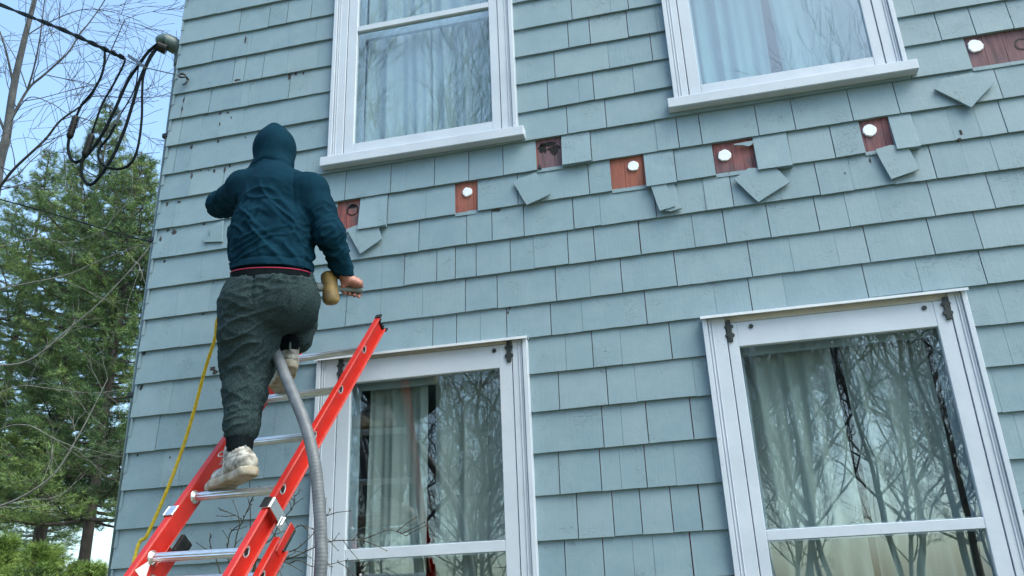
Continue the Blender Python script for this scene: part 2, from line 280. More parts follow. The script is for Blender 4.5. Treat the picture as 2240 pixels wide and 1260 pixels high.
for k in range(NR):                                   # the courses outside the photo get joints of their own, and so do long gaps
    J = sorted(rows[k]); rows[k] = J
    lo, hi = (J[0][0], J[-1][0]) if J else (XL, XL)
    if J: 
        x = hi + rnd.uniform(.15, .3)
    else: x = XL + rnd.uniform(.1, .3)
    while x < XR: J.append((x, rnd.choice((0, 0, 1)))); x += rnd.uniform(.1, .32)
    out = []; prev = XL
    for x, s in sorted(J):
        if s >= 0 and x - prev > 0.46: out.append((prev + (x - prev) * rnd.uniform(.4, .6), 0))
        out.append((x, s)); prev = x
    rows[k] = out
HOLES = [(-1.776, -1.635, 2.08), (-1.10, -0.979, 2.08), (-0.655, -0.520, 2.26), (-0.276, -0.107, 2.08), (0.239, 0.436, 2.08), (0.939, 1.066, 2.09), (1.496, 1.80, 2.46)]
OPEN = [(-1.74, -0.825, 2.42, 4.12), (0.155, 1.125, 2.44, 4.12), (-1.73, -0.81, -0.62, 1.235), (0.17, 1.14, -0.62, 1.235)]
def subtract(r, holes):
    rs = [r]
    for h in holes:
        o = []
        for (a, b, c, d) in rs:
            if h[0] >= b or h[1] <= a or h[2] >= d or h[3] <= c: o.append((a, b, c, d)); continue
            if a < h[0]: o.append((a, h[0], c, d))
            if b > h[1]: o.append((h[1], b, c, d))
            a2, b2 = max(a, h[0]), min(b, h[1])
            if c < h[2]: o.append((a2, b2, c, h[2]))
            if d > h[3]: o.append((a2, b2, h[3], d))
        rs = o
    return rs
def shingles():
    mb = MB(); yk0, ytop, yb = WY - .001, WY + 0.0128, WY + 0.0150
    for k in range(NR):
        xs = [XL - 0.012] + [j[0] for j in rows[k]] + [XR]; st = [1] + [j[1] for j in rows[k]] + [1]
        for i in range(len(xs) - 1):
            a, b = xs[i], xs[i + 1]
            if b - a < 0.02: continue
            xm = (a + b) / 2; z0 = zrow(k, xm); z1 = (zrow(k - 1, xm) if k else z0 + 0.185) + 0.012
            if z0 > ZT or z1 < ZB: continue
            if any(h[0] - 0.03 < xm < h[1] + 0.03 and z0 < h[2] < z1 - .02 for h in HOLES): continue
            g0 = 0.0020 if st[i] else 0.0006; g1 = 0.0020 if st[i + 1] else 0.0006
            dz = rnd.gauss(0, 0.0006); dy = abs(rnd.gauss(0, 0.0010)); lift = abs(rnd.gauss(0, .0010))
            for (hx0, hx1, hz) in HOLES:                   # the loosened shingle on the right of each opening sits low and proud
                if z0 < hz < z1 - .02 and abs(a - hx1) < 0.04 and hx1 < 1.3 and hx0 != -1.10: dz = -0.016 if hx0 != -0.655 else -0.004; dy = 0.005; lift = 0.016
            tone = min(max(rnd.gauss(0.5, 0.22), 0), 1)
            for (u, v, c, d) in subtract((a + g0, b - g1, z0 + dz, z1), OPEN):
                if v - u < 0.004 or d - c < 0.003: continue
                f = lambda z: yk0 + (ytop - yk0) * (z - z0) / 0.197 - dy - lift * max(0, 1 - (z - z0) / .19)
                j0, j1 = rnd.uniform(-.0007, .0007), rnd.uniform(-.0007, .0007)
                n = max(1, int((v - u) / 0.05)); V = []; ug = np.linspace(u, v, n + 1)
                bot = [c + (j0 + (j1 - j0) * t / n + (rnd.gauss(0, .0006) if abs(c - z0 - dz) < 1e-6 else 0)) for t in range(n + 1)]
                bot = [zb + zrow(k, x) - z0 for x, zb in zip(ug, bot)]; V = [(x, f(c), zb) for x, zb in zip(ug, bot)] + [(x, f(d), d) for x in ug] + [(x, yb, zb) for x, zb in zip(ug, bot)] + [(x, yb, d) for x in ug]
                m_ = n + 1; F = []
                for t in range(n):
                    F += [(t, t + 1, m_ + t + 1, m_ + t), (t, 2 * m_ + t, 2 * m_ + t + 1, t + 1)]
                F += [(0, m_, 3 * m_, 2 * m_), (n, 2 * m_ + n, 3 * m_ + n, m_ + n)]
                mb.add(V, F, tone)
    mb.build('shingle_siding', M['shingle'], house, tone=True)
shingles()
def shell():
    mb = MB()
    bx = np.arange(XL + 0.004, XR, 0.089)
    for i in range(len(bx)):
        a, b = bx[i], min(bx[i] + 0.0872, XR)
        for r in subtract((a, b, ZB, ZT), OPEN): mb.box(r[0], r[1], WY + 0.016, WY + 0.034, r[2], r[3], 1.0 if (-.66 < a < -.5 or a > 1.3) else (.65 if a > .85 else (.45 if a > .2 else .1)))
    mb.build('sheathing', M['wood'], house, tone=True)
    mb = MB()
    for r in subtract((XL + 0.002, XR, ZB, ZT), OPEN): mb.box(r[0], r[1], WY + 0.036, WY + 0.16, r[2], r[3])
    mb.box(XL + 0.01, XL + 0.14, WY + 0.161, WY + 8, ZB, ZT + 0.2); mb.box(XR - 0.14, XR, WY + 0.161, WY + 8, ZB, ZT + 0.2); mb.box(XL + 0.141, XR - 0.141, WY + 7.9, WY + 8, ZB, ZT)
    mb.box(XL + 0.141, XR - 0.141, WY + 0.161, WY + 7.9, 1.75, 1.95); mb.box(XL + 0.141, XR - 0.141, WY + 0.161, WY + 7.9, 4.6, 4.75); mb.box(XL + .141, XR - .141, WY + .161, WY + 7.9, -1.2, -1.0)
    mb.box(-0.4, -0.3, WY + 0.161, WY + 7.9, -1, 1.75); mb.box(-0.4, -0.3, WY + 0.161, WY + 7.9, 1.95, 4.6)
    mb.build('wall', M['inner'], house)
    mb = MB()                                           # side wall courses
    z = ZB
    while z < ZT:
        y = WY + 0.002
        while y < WY + 8:
            y2 = y + rnd.uniform(.12, .3); t = min(max(rnd.gauss(.5, .2), 0), 1)
            V = [(XL - 0.012, y, z), (XL - 0.012, min(y2 - .003, WY + 8), z), (XL - 0.001, min(y2 - .003, WY + 8), z + .197), (XL - 0.001, y, z + .197), (XL + .008, y, z), (XL + .008, min(y2 - .003, WY + 8), z)]
            mb.add(V, [(0, 3, 2, 1), (0, 1, 5, 4), (0, 4, 3)], t); y = y2
        z += 0.185
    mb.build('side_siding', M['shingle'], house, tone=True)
    mb = MB(); mb.box(XL + .02, XR, WY + .03, WY + 8, GZ - .2, ZB - 0.002); mb.build('foundation', M['stone'], house)
    mb = MB()
    xm = (XL + XR) / 2
    for s, x0 in ((-1, XL - .35), (1, XR + .35)):
        V = [(x0, WY - .3, ZT + .02), (x0, WY + 8.3, ZT + .02), (xm, WY + 8.3, ZT + 3), (xm, WY - .3, ZT + 3), (x0, WY - .3, ZT + .2), (x0, WY + 8.3, ZT + .2), (xm, WY + 8.3, ZT + 3.2), (xm, WY - .3, ZT + 3.2)]
        mb.add(V, [(0, 1, 2, 3), (4, 7, 6, 5), (0, 3, 7, 4), (1, 5, 6, 2), (0, 4, 5, 1)])
    mb.build('roof', M['roof'], house)
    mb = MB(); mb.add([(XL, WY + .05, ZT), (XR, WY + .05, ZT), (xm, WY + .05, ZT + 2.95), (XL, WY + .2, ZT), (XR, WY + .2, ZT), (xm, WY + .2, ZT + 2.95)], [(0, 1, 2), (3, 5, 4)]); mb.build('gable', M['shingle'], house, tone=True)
shell()
def ring(mb, x0, x1, z0, z1, wl, wr, wb, wt, y0, y1):
    """picture frame: stiles run full height, rails butt between them"""
    mb.box(x0, x0 + wl, y0, y1, z0, z1); mb.box(x1 - wr, x1, y0, y1, z0, z1)
    if wb: mb.box(x0 + wl, x1 - wr, y0 + .0003, y1, z0, z0 + wb)
    if wt: mb.box(x0 + wl, x1 - wr, y0 + .0003, y1, z1 - wt, z1)
def window(cx0, cx1, sx0, sx1, gx0, gx1, gz, zt, zb, low, lab):
    """casing cx0..cx1, sash sx0..sx1, panes gz=[(z0,z1),..] between gx0..gx1"""
    mb = MB(); cw0, cw1 = sx0 - cx0, cx1 - sx1
    for a, b in ((cx0 + .022, sx0 - .004), (sx1 + .004, cx1 - .022)): mb.box(a, b, WY - .024, WY + .035, zb, zt)
    for a, b in ((cx0, cx0 + .0215), (cx1 - .0215, cx1)):
        mb.box(a, b, WY - .036, WY + .010, zb, zt)
    for a, b in ((cx0 + .026, cx0 + .032), (cx1 - .032, cx1 - .026), (cx0 + .040, cx0 + .044), (cx1 - .044, cx1 - .040)): mb.box(a, b, WY - .0285, WY - .0238, zb, zt)
    if not low: mb.box(cx0 + .022, cx1 - .022, WY - .0245, WY + .035, zt + .001, zt + .10)
    f = mb.build('window', M['trim'], house); bevel(f, 0.0015); tag(f, lab)
    mb = MB(); mb.box(sx0 - .03, sx0 - .004, WY + .0355, WY + .16, zb, zt); mb.box(sx1 + .004, sx1 + .03, WY + .0355, WY + .16, zb, zt); mb.box(sx0 - .004, sx1 + .004, WY + .0355, WY + .16, zt - .0, zt + .02); mb.box(sx0 - .004, sx1 + .004, WY + .0355, WY + .16, zb - .02, zb)
    mb.build('jamb', M['trim'], f)
    # sash
    mb = MB(); y0, y1 = WY - .0205, WY + .012
    top = gz[-1][1] + (0.115 if low else 0.06); bot = gz[0][0] - .07
    mb.box(sx0, gx0, y0, y1, bot, top); mb.box(gx1, sx1, y0, y1, bot, top)
    mb.box(gx0, gx1, y0 + .0004, y1, bot, gz[0][0]); mb.box(gx0, gx1, y0 + .0004, y1, gz[-1][1], top)
    for i in range(len(gz) - 1): mb.box(gx0, gx1, y0 + .0006, y1, gz[i][1], gz[i + 1][0])
    bevel(mb.build('sash', M['trim'], f), 0.002)
    for a, b in gz:
        mb = MB(); mb.box(gx0 + .0005, gx1 - .0005, WY - .004, WY - .001, a + .0005, b - .0005)
        mb2 = MB(); mb2.add([(gx0 + .0005, WY - .003, a + .0005), (gx1 - .0005, WY - .003, a + .0005), (gx1 - .0005, WY - .003, b - .0005), (gx0 + .0005, WY - .003, b - .0005)], [(0, 1, 2, 3)]); mb2.build('pane', M['glass'], f)
    # inner sash behind the storm
    mb = MB(); ring(mb, gx0 - .03, gx1 + .03, gz[0][0] - .03, gz[-1][1] + .03, .045, .045, .05, .05, WY + .060, WY + .085)
    for i in range(len(gz) - 1): mb.box(gx0 + .015, gx1 - .015, WY + .0605, WY + .085, gz[i][1] - .002, gz[i + 1][0] + .012)
    mb.build('inner_sash', M['trim'], f)
    if not low:
        mb = MB(); sz1, sz0 = zb + .001, zb - .057; pr = 0.055
        V = [(cx0 - .035, WY - pr, sz0), (cx1 + .037, WY - pr, sz0), (cx1 + .037, WY - pr, sz1 - .002), (cx0 - .035, WY - pr, sz1 - .002), (cx0 - .035, WY + .035, sz0), (cx1 + .037, WY + .035, sz0), (cx1 + .037, WY + .035, sz1 + .0), (cx0 - .035, WY + .035, sz1)]
        mb.add(V, [(0, 1, 2, 3), (4, 7, 6, 5), (0, 4, 5, 1), (3, 2, 6, 7), (0, 3, 7, 4), (1, 5, 6, 2)])
        bevel(mb.build('sill', M['trim'], f), 0.003)
    else:
        mb = MB(); mb.box(cx0 - .006, cx1 + .006, WY - .052, WY + .004, zt + .0012, zt + .0042); mb.box(cx0 - .006, cx1 + .006, WY - .0545, WY - .0525, zt - .008, zt + .0042)
        mb.build('drip_cap', M['flash'], f)
        mb = MB(); mb.box(sx0 - .003, sx1 + .003, WY - .012, WY + .034, top + .004, zt); mb.build('head_board', M['ochre'], f)
        for hx in (sx0 + .012, sx1 - .012):
            mb = MB(); pts = []
            for zz, ww in ((0, .010), (-.022, .010), (-.028, .020), (-.036, .020), (-.041, .011), (-.062, .011), (-.068, .021), (-.078, .021), (-.084, .011), (-.104, .011)): pts.append((ww, zz))
            P = [(hx + a, top + .012 + b) for a, b in pts] + [(hx - a, top + .012 + b) for a, b in pts[::-1]]
            mb.slab(P, WY - .030, WY - .0215); bevel(mb.build('storm_hanger', M['iron'], f), .002)
        for hx in ((sx0 + .11, sx1 - .10) if low == 2 else (sx1 - .085,)):
            mb = MB(); an = np.linspace(0, 2 * math.pi, 14, endpoint=False); mb.slab([(hx + .010 * math.cos(t), top - .027 + .010 * math.sin(t)) for t in an], WY - .026, WY - .0212); mb.build('vent_plug', M['iron'], f)
    return f
window(-1.825, -.742, -1.735, -.830, -1.678, -.879, [(2.508, 3.273), (3.310, 4.05)], 4.12, 2.433, 0, 'upper window above the person, its meeting rail in view')
window(.085, 1.21, .165, 1.114, .225, 1.065, [(2.526, 3.273), (3.310, 4.05)], 4.12, 2.455, 0, 'upper window on the right with pale blue curtains')
window(-1.828, -.746, -1.712, -.824, -1.648, -.887, [(-.50, .290), (.338, 1.130)], 1.262, -.66, 1, 'ground floor window half hidden by the ladder')
window(.080, 1.208, .184, 1.130, .230, 1.068, [(-.53, .270), (.313, 1.116)], 1.262, -.66, 2, 'ground floor window on the right full of tree reflections')
# boards and marks on the wall
def blob(mb, x, z, r, rz, y=WY - .0012, n=11):
    an = np.linspace(0, 2 * math.pi, n, endpoint=False)
    mb.slab([(x + r * math.cos(t) * rnd.uniform(.5, 1.15), z + rz * math.sin(t) * rnd.uniform(.5, 1.15)) for t in an], y, y + .012)
mb = MB()
for px, py, a, b in [(536,88,3,14),(520,176,10,4),(632,165,5,10),(645,160,4,4),(662,158,3,4),(398,240,3,14),(401,218,3,8),(481,246,4,3),(497,245,4,3),(505,257,2,4),(480,272,2,8),(417,320,3,6),(476,307,3,5),(535,299,2,3),(418,384,3,9),(467,372,4,6),(490,370,3,7),(501,362,3,5),(455,371,2,2),(438,372,2,2),(364,445,3,7),(390,440,6,3),(379,506,7,7),(365,503,5,3),(350,523,3,8),(444,489,5,3),(358,570,4,3),(442,686,4,2),(465,806,9,5),(472,815,9,6),(307,847,5,6),(314,770,5,6),(298,995,2,3),(370,1000,2,3),(2102,290,3,6),(2098,305,5,3),(1849,378,2,2),(1114,672,3,3),(1111,682,2,3),(490,748,3,5),(1085,459,13,3),(1904,350,2,5),(450,250,2,2),(1180,365,5,5)]:
    q = at(px, py, WY); k = next((i for i in range(NR) if zrow(i, q[0]) <= q[2]), 0); y = WY + .0125 * (q[2] - zrow(k, q[0])) / .197
    blob(mb, q[0], q[2], a * .0024, b * .0027, y - .0035)
tag(mb.build('chipped_spots', M['stain'], house), kind='stuff')
# drilled holes in the bare boards
def disc(px, py, r, name, m, y=WY + .013, lab=None):
    q = at(px, py, WY); mb = MB(); an = np.linspace(0, 2 * math.pi, 22, endpoint=False)
    mb.slab([(q[0] + r * math.cos(t) * rnd.uniform(.90, 1.05), q[2] + r * math.sin(t) * rnd.uniform(.88, 1.06)) for t in an], y, y + .02); return mb
def ring_mark(px, py, r, ri, a0, a1):
    q = at(px, py, WY); mb = MB(); an = np.linspace(a0, a1, 20); o = [(q[0] + r * math.cos(t) * rnd.uniform(.93, 1.05), q[2] + r * math.sin(t) * rnd.uniform(.93, 1.05)) for t in an]; i_ = [(q[0] + ri * math.cos(t) * rnd.uniform(.9, 1.1), q[2] + ri * math.sin(t) * rnd.uniform(.9, 1.1)) for t in an[::-1]]
    for k in range(19): mb.slab([o[k], o[k + 1], i_[18 - k], i_[19 - k]], WY + .0145, WY + .03)
    return mb
ring_mark(769, 457, .034, .027, 0, 6.28).build('drilled_hole', M['dark'], house); ring_mark(769, 453, .026, .004, .2, 3.0).build('drilled_hole', M['dark'], house)
for px, py, a, b in ((1186, 322, .026, .034), (1211, 324, .034, .036), (1198, 312, .05, .014)):
    q = at(px, py, WY); mb = MB(); blob(mb, q[0], q[2], a, b, WY + .0142, 23); mb.build('drilled_hole', M['dark'], house)
ring_mark(2238, 92, .034, .026, 1.0, 5.4).build('drilled_hole', M['stain'], house)
PL = [(1021, 418, .0275, 'round white plug in the narrow orange-red opening below the left upper window'), (1385, 361, .029, 'round white plug in the brightest orange opening near the middle of the wall'),
      (1585, 338, .033, 'white oval plug in the wide opening with a torn flap of paint at its top'), (1903, 283, .033, 'white plug with a chipped lower edge below the right upper window'), (2135, 98, .036, 'topmost white plug in the large purple-brown opening at the right edge')]
for px, py, r, lab in PL:
    o = disc(px, py, r, 'plug', M['plug'], WY + .006).build('hole_plug', M['plug']); bevel(o, .003, 2); q = at(px, py, WY); recenter(o, (q[0], WY + .01, q[2])); tag(o, lab, 'plug', 'white plugs in the drilled holes')
# loose shingles hanging below the openings
LS = [([(-1.703, 1.987), (-1.63, 2.009), (-1.523, 1.985), (-1.501, 1.899), (-1.617, 1.828)], 'loose shingle hanging askew just right of the person under the leftmost opening'),
      ([(-.781, 2.121), (-.76, 2.135), (-.657, 2.163), (-.59, 2.022), (-.66, 1.995), (-.714, 1.978)], 'small loose shingle with a dark split near its corner, below the opening without a plug'),
      ([(-.081, 1.985), (-.009, 1.997), (.024, 1.855), (-.051, 1.839)], 'narrow loose shingle strip in front of another strip, hanging below the orange opening'),
      ([(-.012, 1.997), (.032, 1.995), (.054, 1.843), (.0, 1.832), (-.025, 1.84)], 'thin shingle strip mostly hidden behind the narrow loose one'),
      ([(.318, 1.965), (.394, 2.013), (.519, 1.995), (.575, 1.905), (.414, 1.82)], 'broad loose shingle turned corner down below the opening with the torn flap'),
      ([(.981, 2.017), (1.054, 2.029), (1.126, 2.005), (1.149, 1.878), (1.019, 1.846)], 'loose shingle tilted left below the opening under the right upper window'),
      ([(1.302, 2.294), (1.347, 2.346), (1.486, 2.352), (1.56, 2.277), (1.434, 2.161)], 'widest loose shingle pointing down at the far right, below the big purple-brown opening')]
for i, (P, lab) in enumerate(LS):
    cx = sum(p[0] for p in P) / len(P); cz = sum(p[1] for p in P) / len(P); mb = MB(); dy = -.006 if i == 2 else 0
    Q = []
    for j in range(len(P)):
        a, b = P[j], P[(j + 1) % len(P)]
        for t in (0, .33, .66): Q.append((a[0] + (b[0] - a[0]) * t + (rnd.gauss(0, .0008) if t else 0), a[1] + (b[1] - a[1]) * t + (rnd.gauss(0, .0008) if t else 0)))
    n = len(Q); zt_ = max(p[1] for p in Q); zb_ = min(p[1] for p in Q)
    V = [(p[0], WY - .012 - .010 * (zt_ - p[1]) / (zt_ - zb_) + dy, p[1]) for p in Q] + [(p[0], WY - .003 - .008 * (zt_ - p[1]) / (zt_ - zb_) + dy, p[1]) for p in Q]
    mb.add(V, [list(range(n)), list(range(2 * n - 1, n - 1, -1))] + [(k, k + n, (k + 1) % n + n, (k + 1) % n) for k in range(n)], rnd.uniform(.5, .9))
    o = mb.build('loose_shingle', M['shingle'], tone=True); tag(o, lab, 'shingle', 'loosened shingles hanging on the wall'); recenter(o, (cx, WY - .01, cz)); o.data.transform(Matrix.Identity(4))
# a shingle piece sticking out left of the person, and the torn paint flap
mb = MB(); A = [at(*q, WY) for q in ((462, 497), (490, 484), (488, 530), (449, 531), (449, 520), (462, 518))]; mb.slab([(a[0], a[2]) for a in A], WY - .012, WY - .001, .6)
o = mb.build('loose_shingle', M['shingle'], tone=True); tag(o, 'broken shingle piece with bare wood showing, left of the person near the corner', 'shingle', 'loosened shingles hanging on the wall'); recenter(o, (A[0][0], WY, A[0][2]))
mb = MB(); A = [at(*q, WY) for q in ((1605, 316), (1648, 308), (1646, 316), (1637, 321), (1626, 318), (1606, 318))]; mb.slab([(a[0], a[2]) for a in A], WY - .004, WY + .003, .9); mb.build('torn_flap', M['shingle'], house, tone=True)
mb = MB()
for hx0, hx1, hz in HOLES:
    k = next(i for i in range(NR) if zrow(i, hx0) <= hz); z0 = zrow(k, (hx0 + hx1) / 2); x = hx0
    while x < hx1 - .01:
        w_ = rnd.uniform(.012, .035); x2 = min(x + w_, hx1); mb.slab([(x, z0 - .012), (x2, z0 - .012), (x2, z0 + rnd.uniform(-.004, .003)), ((x + x2) / 2, z0 + rnd.uniform(0, .008)), (x, z0 + rnd.uniform(-.004, .003))], WY + .006 - rnd.random() * .002, WY + .0145, rnd.uniform(.5, 1)); x = x2
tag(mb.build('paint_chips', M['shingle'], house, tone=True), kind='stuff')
# ------------------------------------------------------------------ curtains
def curtain(x0, x1, z0, z1, m, lab, folds, seed, tilt=0.0):
    r = random.Random(seed); nx, nz = 120, 14; V = []; ph = [r.uniform(0, 6) for _ in range(4)]
    for j in range(nz + 1):
        z = z0 + (z1 - z0) * j / nz
        for i in range(nx + 1):
            t = i / nx; amp = .018 + .008 * math.sin(ph[0] + 5 * t)
            y = WY + .125 + amp * math.sin(folds * 6.28 * (t + .05 * math.sin(ph[1] + 7 * t)) + ph[2] + .3 * math.sin(z * 2 + ph[3])) + .006 * math.sin(41 * t + ph[3] + z)
            V.append((x0 + (x1 - x0) * t + tilt * (z1 - z) * (.5 - t) + .006 * math.sin(3 * z + ph[1]), y, z))
    F = [(j * (nx + 1) + i, j * (nx + 1) + i + 1, (j + 1) * (nx + 1) + i + 1, (j + 1) * (nx + 1) + i) for j in range(nz) for i in range(nx)]
    o = link_mesh('curtain', V, F, m, smooth=True); tag(o, lab, 'curtain', 'curtains behind the window panes'); recenter(o, ((x0 + x1) / 2, WY + .125, z0))
curtain(-1.65, -1.285, 2.40, 4.15, M['curtain'], 'white curtain in the upper window, the panel nearer the person', 2.5, 1, -.03)
curtain(-1.262, -.84, 2.40, 4.15, M['curtain'], 'white curtain on the right half of the window above the person', 3.5, 2)
curtain(.20, .62, 2.40, 4.15, M['curtain_blue'], 'left pale curtain in the upper right window', 3.5, 3, .02)
curtain(.655, 1.06, 2.40, 4.15, M['curtain_blue'], 'smooth right-hand curtain in the upper right window', 2.2, 4)
curtain(-1.60, -1.292, -.75, 1.17, M['curtain_dim'], 'dim cream curtain in the ground floor window beside the ladder', 2.2, 5)
curtain(-1.262, -.83, -.75, 1.17, M['curtain_dim'], 'cream curtain right of the dark slit in the window behind the ladder', 3.1, 6)
curtain(.20, .640, -.75, 1.13, M['curtain_dim'], 'left curtain in the lower right window with vertical folds', 4.2, 7)
curtain(.672, 1.03, -.75, 1.13, M['curtain_dim'], 'right curtain in the lower right window beside a dark gap', 3.6, 8)
# ------------------------------------------------------------------ ladder
LO = np.array([-1.58535, 2.78525, .2602]); LU = np.array([.08488, .61750, .78198]); LE = np.array([.99295, -.11759, -.01492]); LN = np.cross(LE, LU)
LN = LN if LN[1] < 0 else -LN            # LN points back to the climber
LU /= np.linalg.norm(LU); LN /= np.linalg.norm(LN); LW = .404; RS = .3048
k_bot = -(LO[2] - GZ) / (LU[2] * RS)
lbase = LO + LU * RS * k_bot
ladder = empty('ladder', tuple(lbase), 'orange fibreglass extension ladder with aluminium rungs leaning on the wall', 'ladder')
def lp(k, e, n): return LO + LU * RS * k + LE * e + LN * n
def rail(sgn, e0, k0, k1, n0):
    """C channel: web at e0, flanges turned outwards (sgn)"""
    mb = MB(); hd = .040; fw = .027; th = .0045; c = (k0 + k1) / 2; hl = (k1 - k0) * RS / 2; ax = (LU, LE, LN)
    mb.obox(lp(c, e0, n0), ax, (hl, th / 2, hd - th))
    for q in (-1, 1): mb.obox(lp(c, e0 + sgn * (fw / 2 - th / 2), n0 + q * (hd - th / 2)), ax, (hl, fw / 2, th / 2))
    for q in (-1, 1): mb.obox(lp(c, e0 + sgn * (fw - th), n0 + q * (hd - th - .003)), ax, (hl - .001, .0018, .003))
    return mb
def rungset(k, e_l, e_r, n0, sec):
    mb = MB(); A, Bp = lp(k, e_l + .001, n0), lp(k, e_r - .001, n0); L = Bp - A; nn = 26; V = []
    for P in (A, Bp):
        for j in range(nn):
            t = 2 * math.pi * j / nn; r = .0165 * (1 + .045 * math.cos(13 * t)); V.append(P + LN * r * math.cos(t) * 1.0 + LU * r * math.sin(t))
    mb.add(V, [(j, (j + 1) % nn, nn + (j + 1) % nn, nn + j) for j in range(nn)] + [list(range(nn))[::-1], list(range(nn, 2 * nn))])
    r_ = mb.build('rung', M['alu'], ladder)
    for e, d in ((e_l, 1), (e_r, -1)):
        mb = MB(); P = lp(k, e, n0); mb.tube([P + LE * d * .0025, P + LE * d * .0045, P + LE * d * .007, P + LE * d * .016], [.027, .0265, .021, .0175], 20); mb.build('rung_collar', M['alu'], r_, True)
    for e, d in ((e_l, -1), (e_r, 1)):                   # the open rung ends show as tear-shaped eyes on the outer web
        mb = MB(); P = lp(k, e, n0); V = []; nn = 20
        for rr, h in ((.0135, .0028), (.0165, .0045), (.0205, .0028)):
            for j in range(nn):
                t = 2 * math.pi * j / nn; s = 1 + .35 * max(0, math.sin(t)) ** 3; V.append(P + LE * d * h + LN * rr * math.cos(t) * .85 + LU * rr * math.sin(t) * s)
        F = [(a * nn + j, a * nn + (j + 1) % nn, (a + 1) * nn + (j + 1) % nn, (a + 1) * nn + j) for a in range(2) for j in range(nn)]; mb.add(V, F); mb.build('rung_end', M['alu'], r_, True)
        mb = MB(); V = [P + LE * d * .0026 + LN * .0138 * math.cos(2 * math.pi * j / nn) * .85 + LU * .0138 * math.sin(2 * math.pi * j / nn) * (1 + .35 * max(0, math.sin(2 * math.pi * j / nn)) ** 3) for j in range(nn)]; mb.add(V, [list(range(nn))]); mb.build('rung_bore', M['dark'], r_)
# fly section
KT = 4.72
for s, e in ((1, 0), (-1, -LW)): 
    o = bevel(rail(s, e, -1.9, KT, 0).build('rail', M['orange'], ladder), .0012)
    mb = MB(); ax = (LU, LE, LN)
    mb.obox(lp(KT + .02, e + s * .002, 0), ax, (.006, .006, .042)); 
    for q in (-1, 1): mb.obox(lp(KT + .0, e + s * .015, q * .0405), ax, (.013, .015, .0035))
    for q in (-.028, -.01, .012, .03): mb.obox(lp(KT + .04, e + s * .006, q), ax, (.008, .006, .004))
    mb.build('end_cap', M['rubber'], o)
for k in range(-1, 5): rungset(k, -LW, 0, 0, 'fly')
# base section, wider and on the wall side
NB0 = -.092; EB = .034; KB = .50
for s, e in ((1, EB), (-1, -LW - EB)): bevel(rail(s, e, k_bot + .1, KB - .12, NB0).build('rail', M['orange'], ladder), .0012)
for k in range(int(k_bot) + 1, 1): rungset(k - .10, -LW - EB, EB, NB0, 'base')
for s, e in ((1, EB), (-1, -LW - EB)):
    mb = MB(); ax = (LU, LE, LN); P = lp(k_bot + .06, e + s * .01, NB0); mb.obox(P, ax, (.05, .025, .05)); bevel(mb.build('foot', M['rubber'], ladder), .006)
# brackets that hold the two sections together
ax = (LU, LE, LN)
for s, e in ((1, 0), (-1, -LW)):
    kk = .63 if s > 0 else .62
    mb = MB(); mb.obox(lp(kk, e + s * .012, .0445), ax, (.024, .020, .0025)); mb.obox(lp(kk, e + s * .034, 0), ax, (.024, .0025, .047)); mb.obox(lp(kk - .02, e + s * .030, -.048), ax, (.020, .012, .0025))
    mb.obox(lp(kk - .06, e + s * .036, -.05), ax, (.022, .0025, .018))
    g = bevel(mb.build('guide_bracket', M['alu'], ladder), .001)
    if s > 0:
        mb = MB(); mb.obox(lp(kk, e + .009, .0488), ax, (.0235, .016, .0018)); mb.build('bracket_pad', M['rubber'], g)
mb = MB(); mb.obox(lp(.50, .036, -.105), ax, (.070, .0035, .016)); bevel(mb.build('latch_arm', M['orange'], ladder), .002); mb = MB(); mb.obox(lp(.54, .036, -.126), ax, (.055, .006, .007)); bevel(mb.build('latch_grip', M['rubber'], ladder), .003)
mb = MB(); mb.obox(lp(.36, -LW + .022, -.066), ax, (.040, .010, .026)); mb.obox(lp(.42, -LW + .024, -.088), ax, (.022, .010, .014)); bevel(mb.build('rung_lock', M['rubber'], ladder), .006, 2)
mb = MB(); mb.add([lp(-.28, -LW + .0032, -.034), lp(-.28, -LW + .0032, .034), lp(-.02, -LW + .0032, .0)], [(0, 1, 2)]); mb.build('warning_sticker', M['label'], ladder)
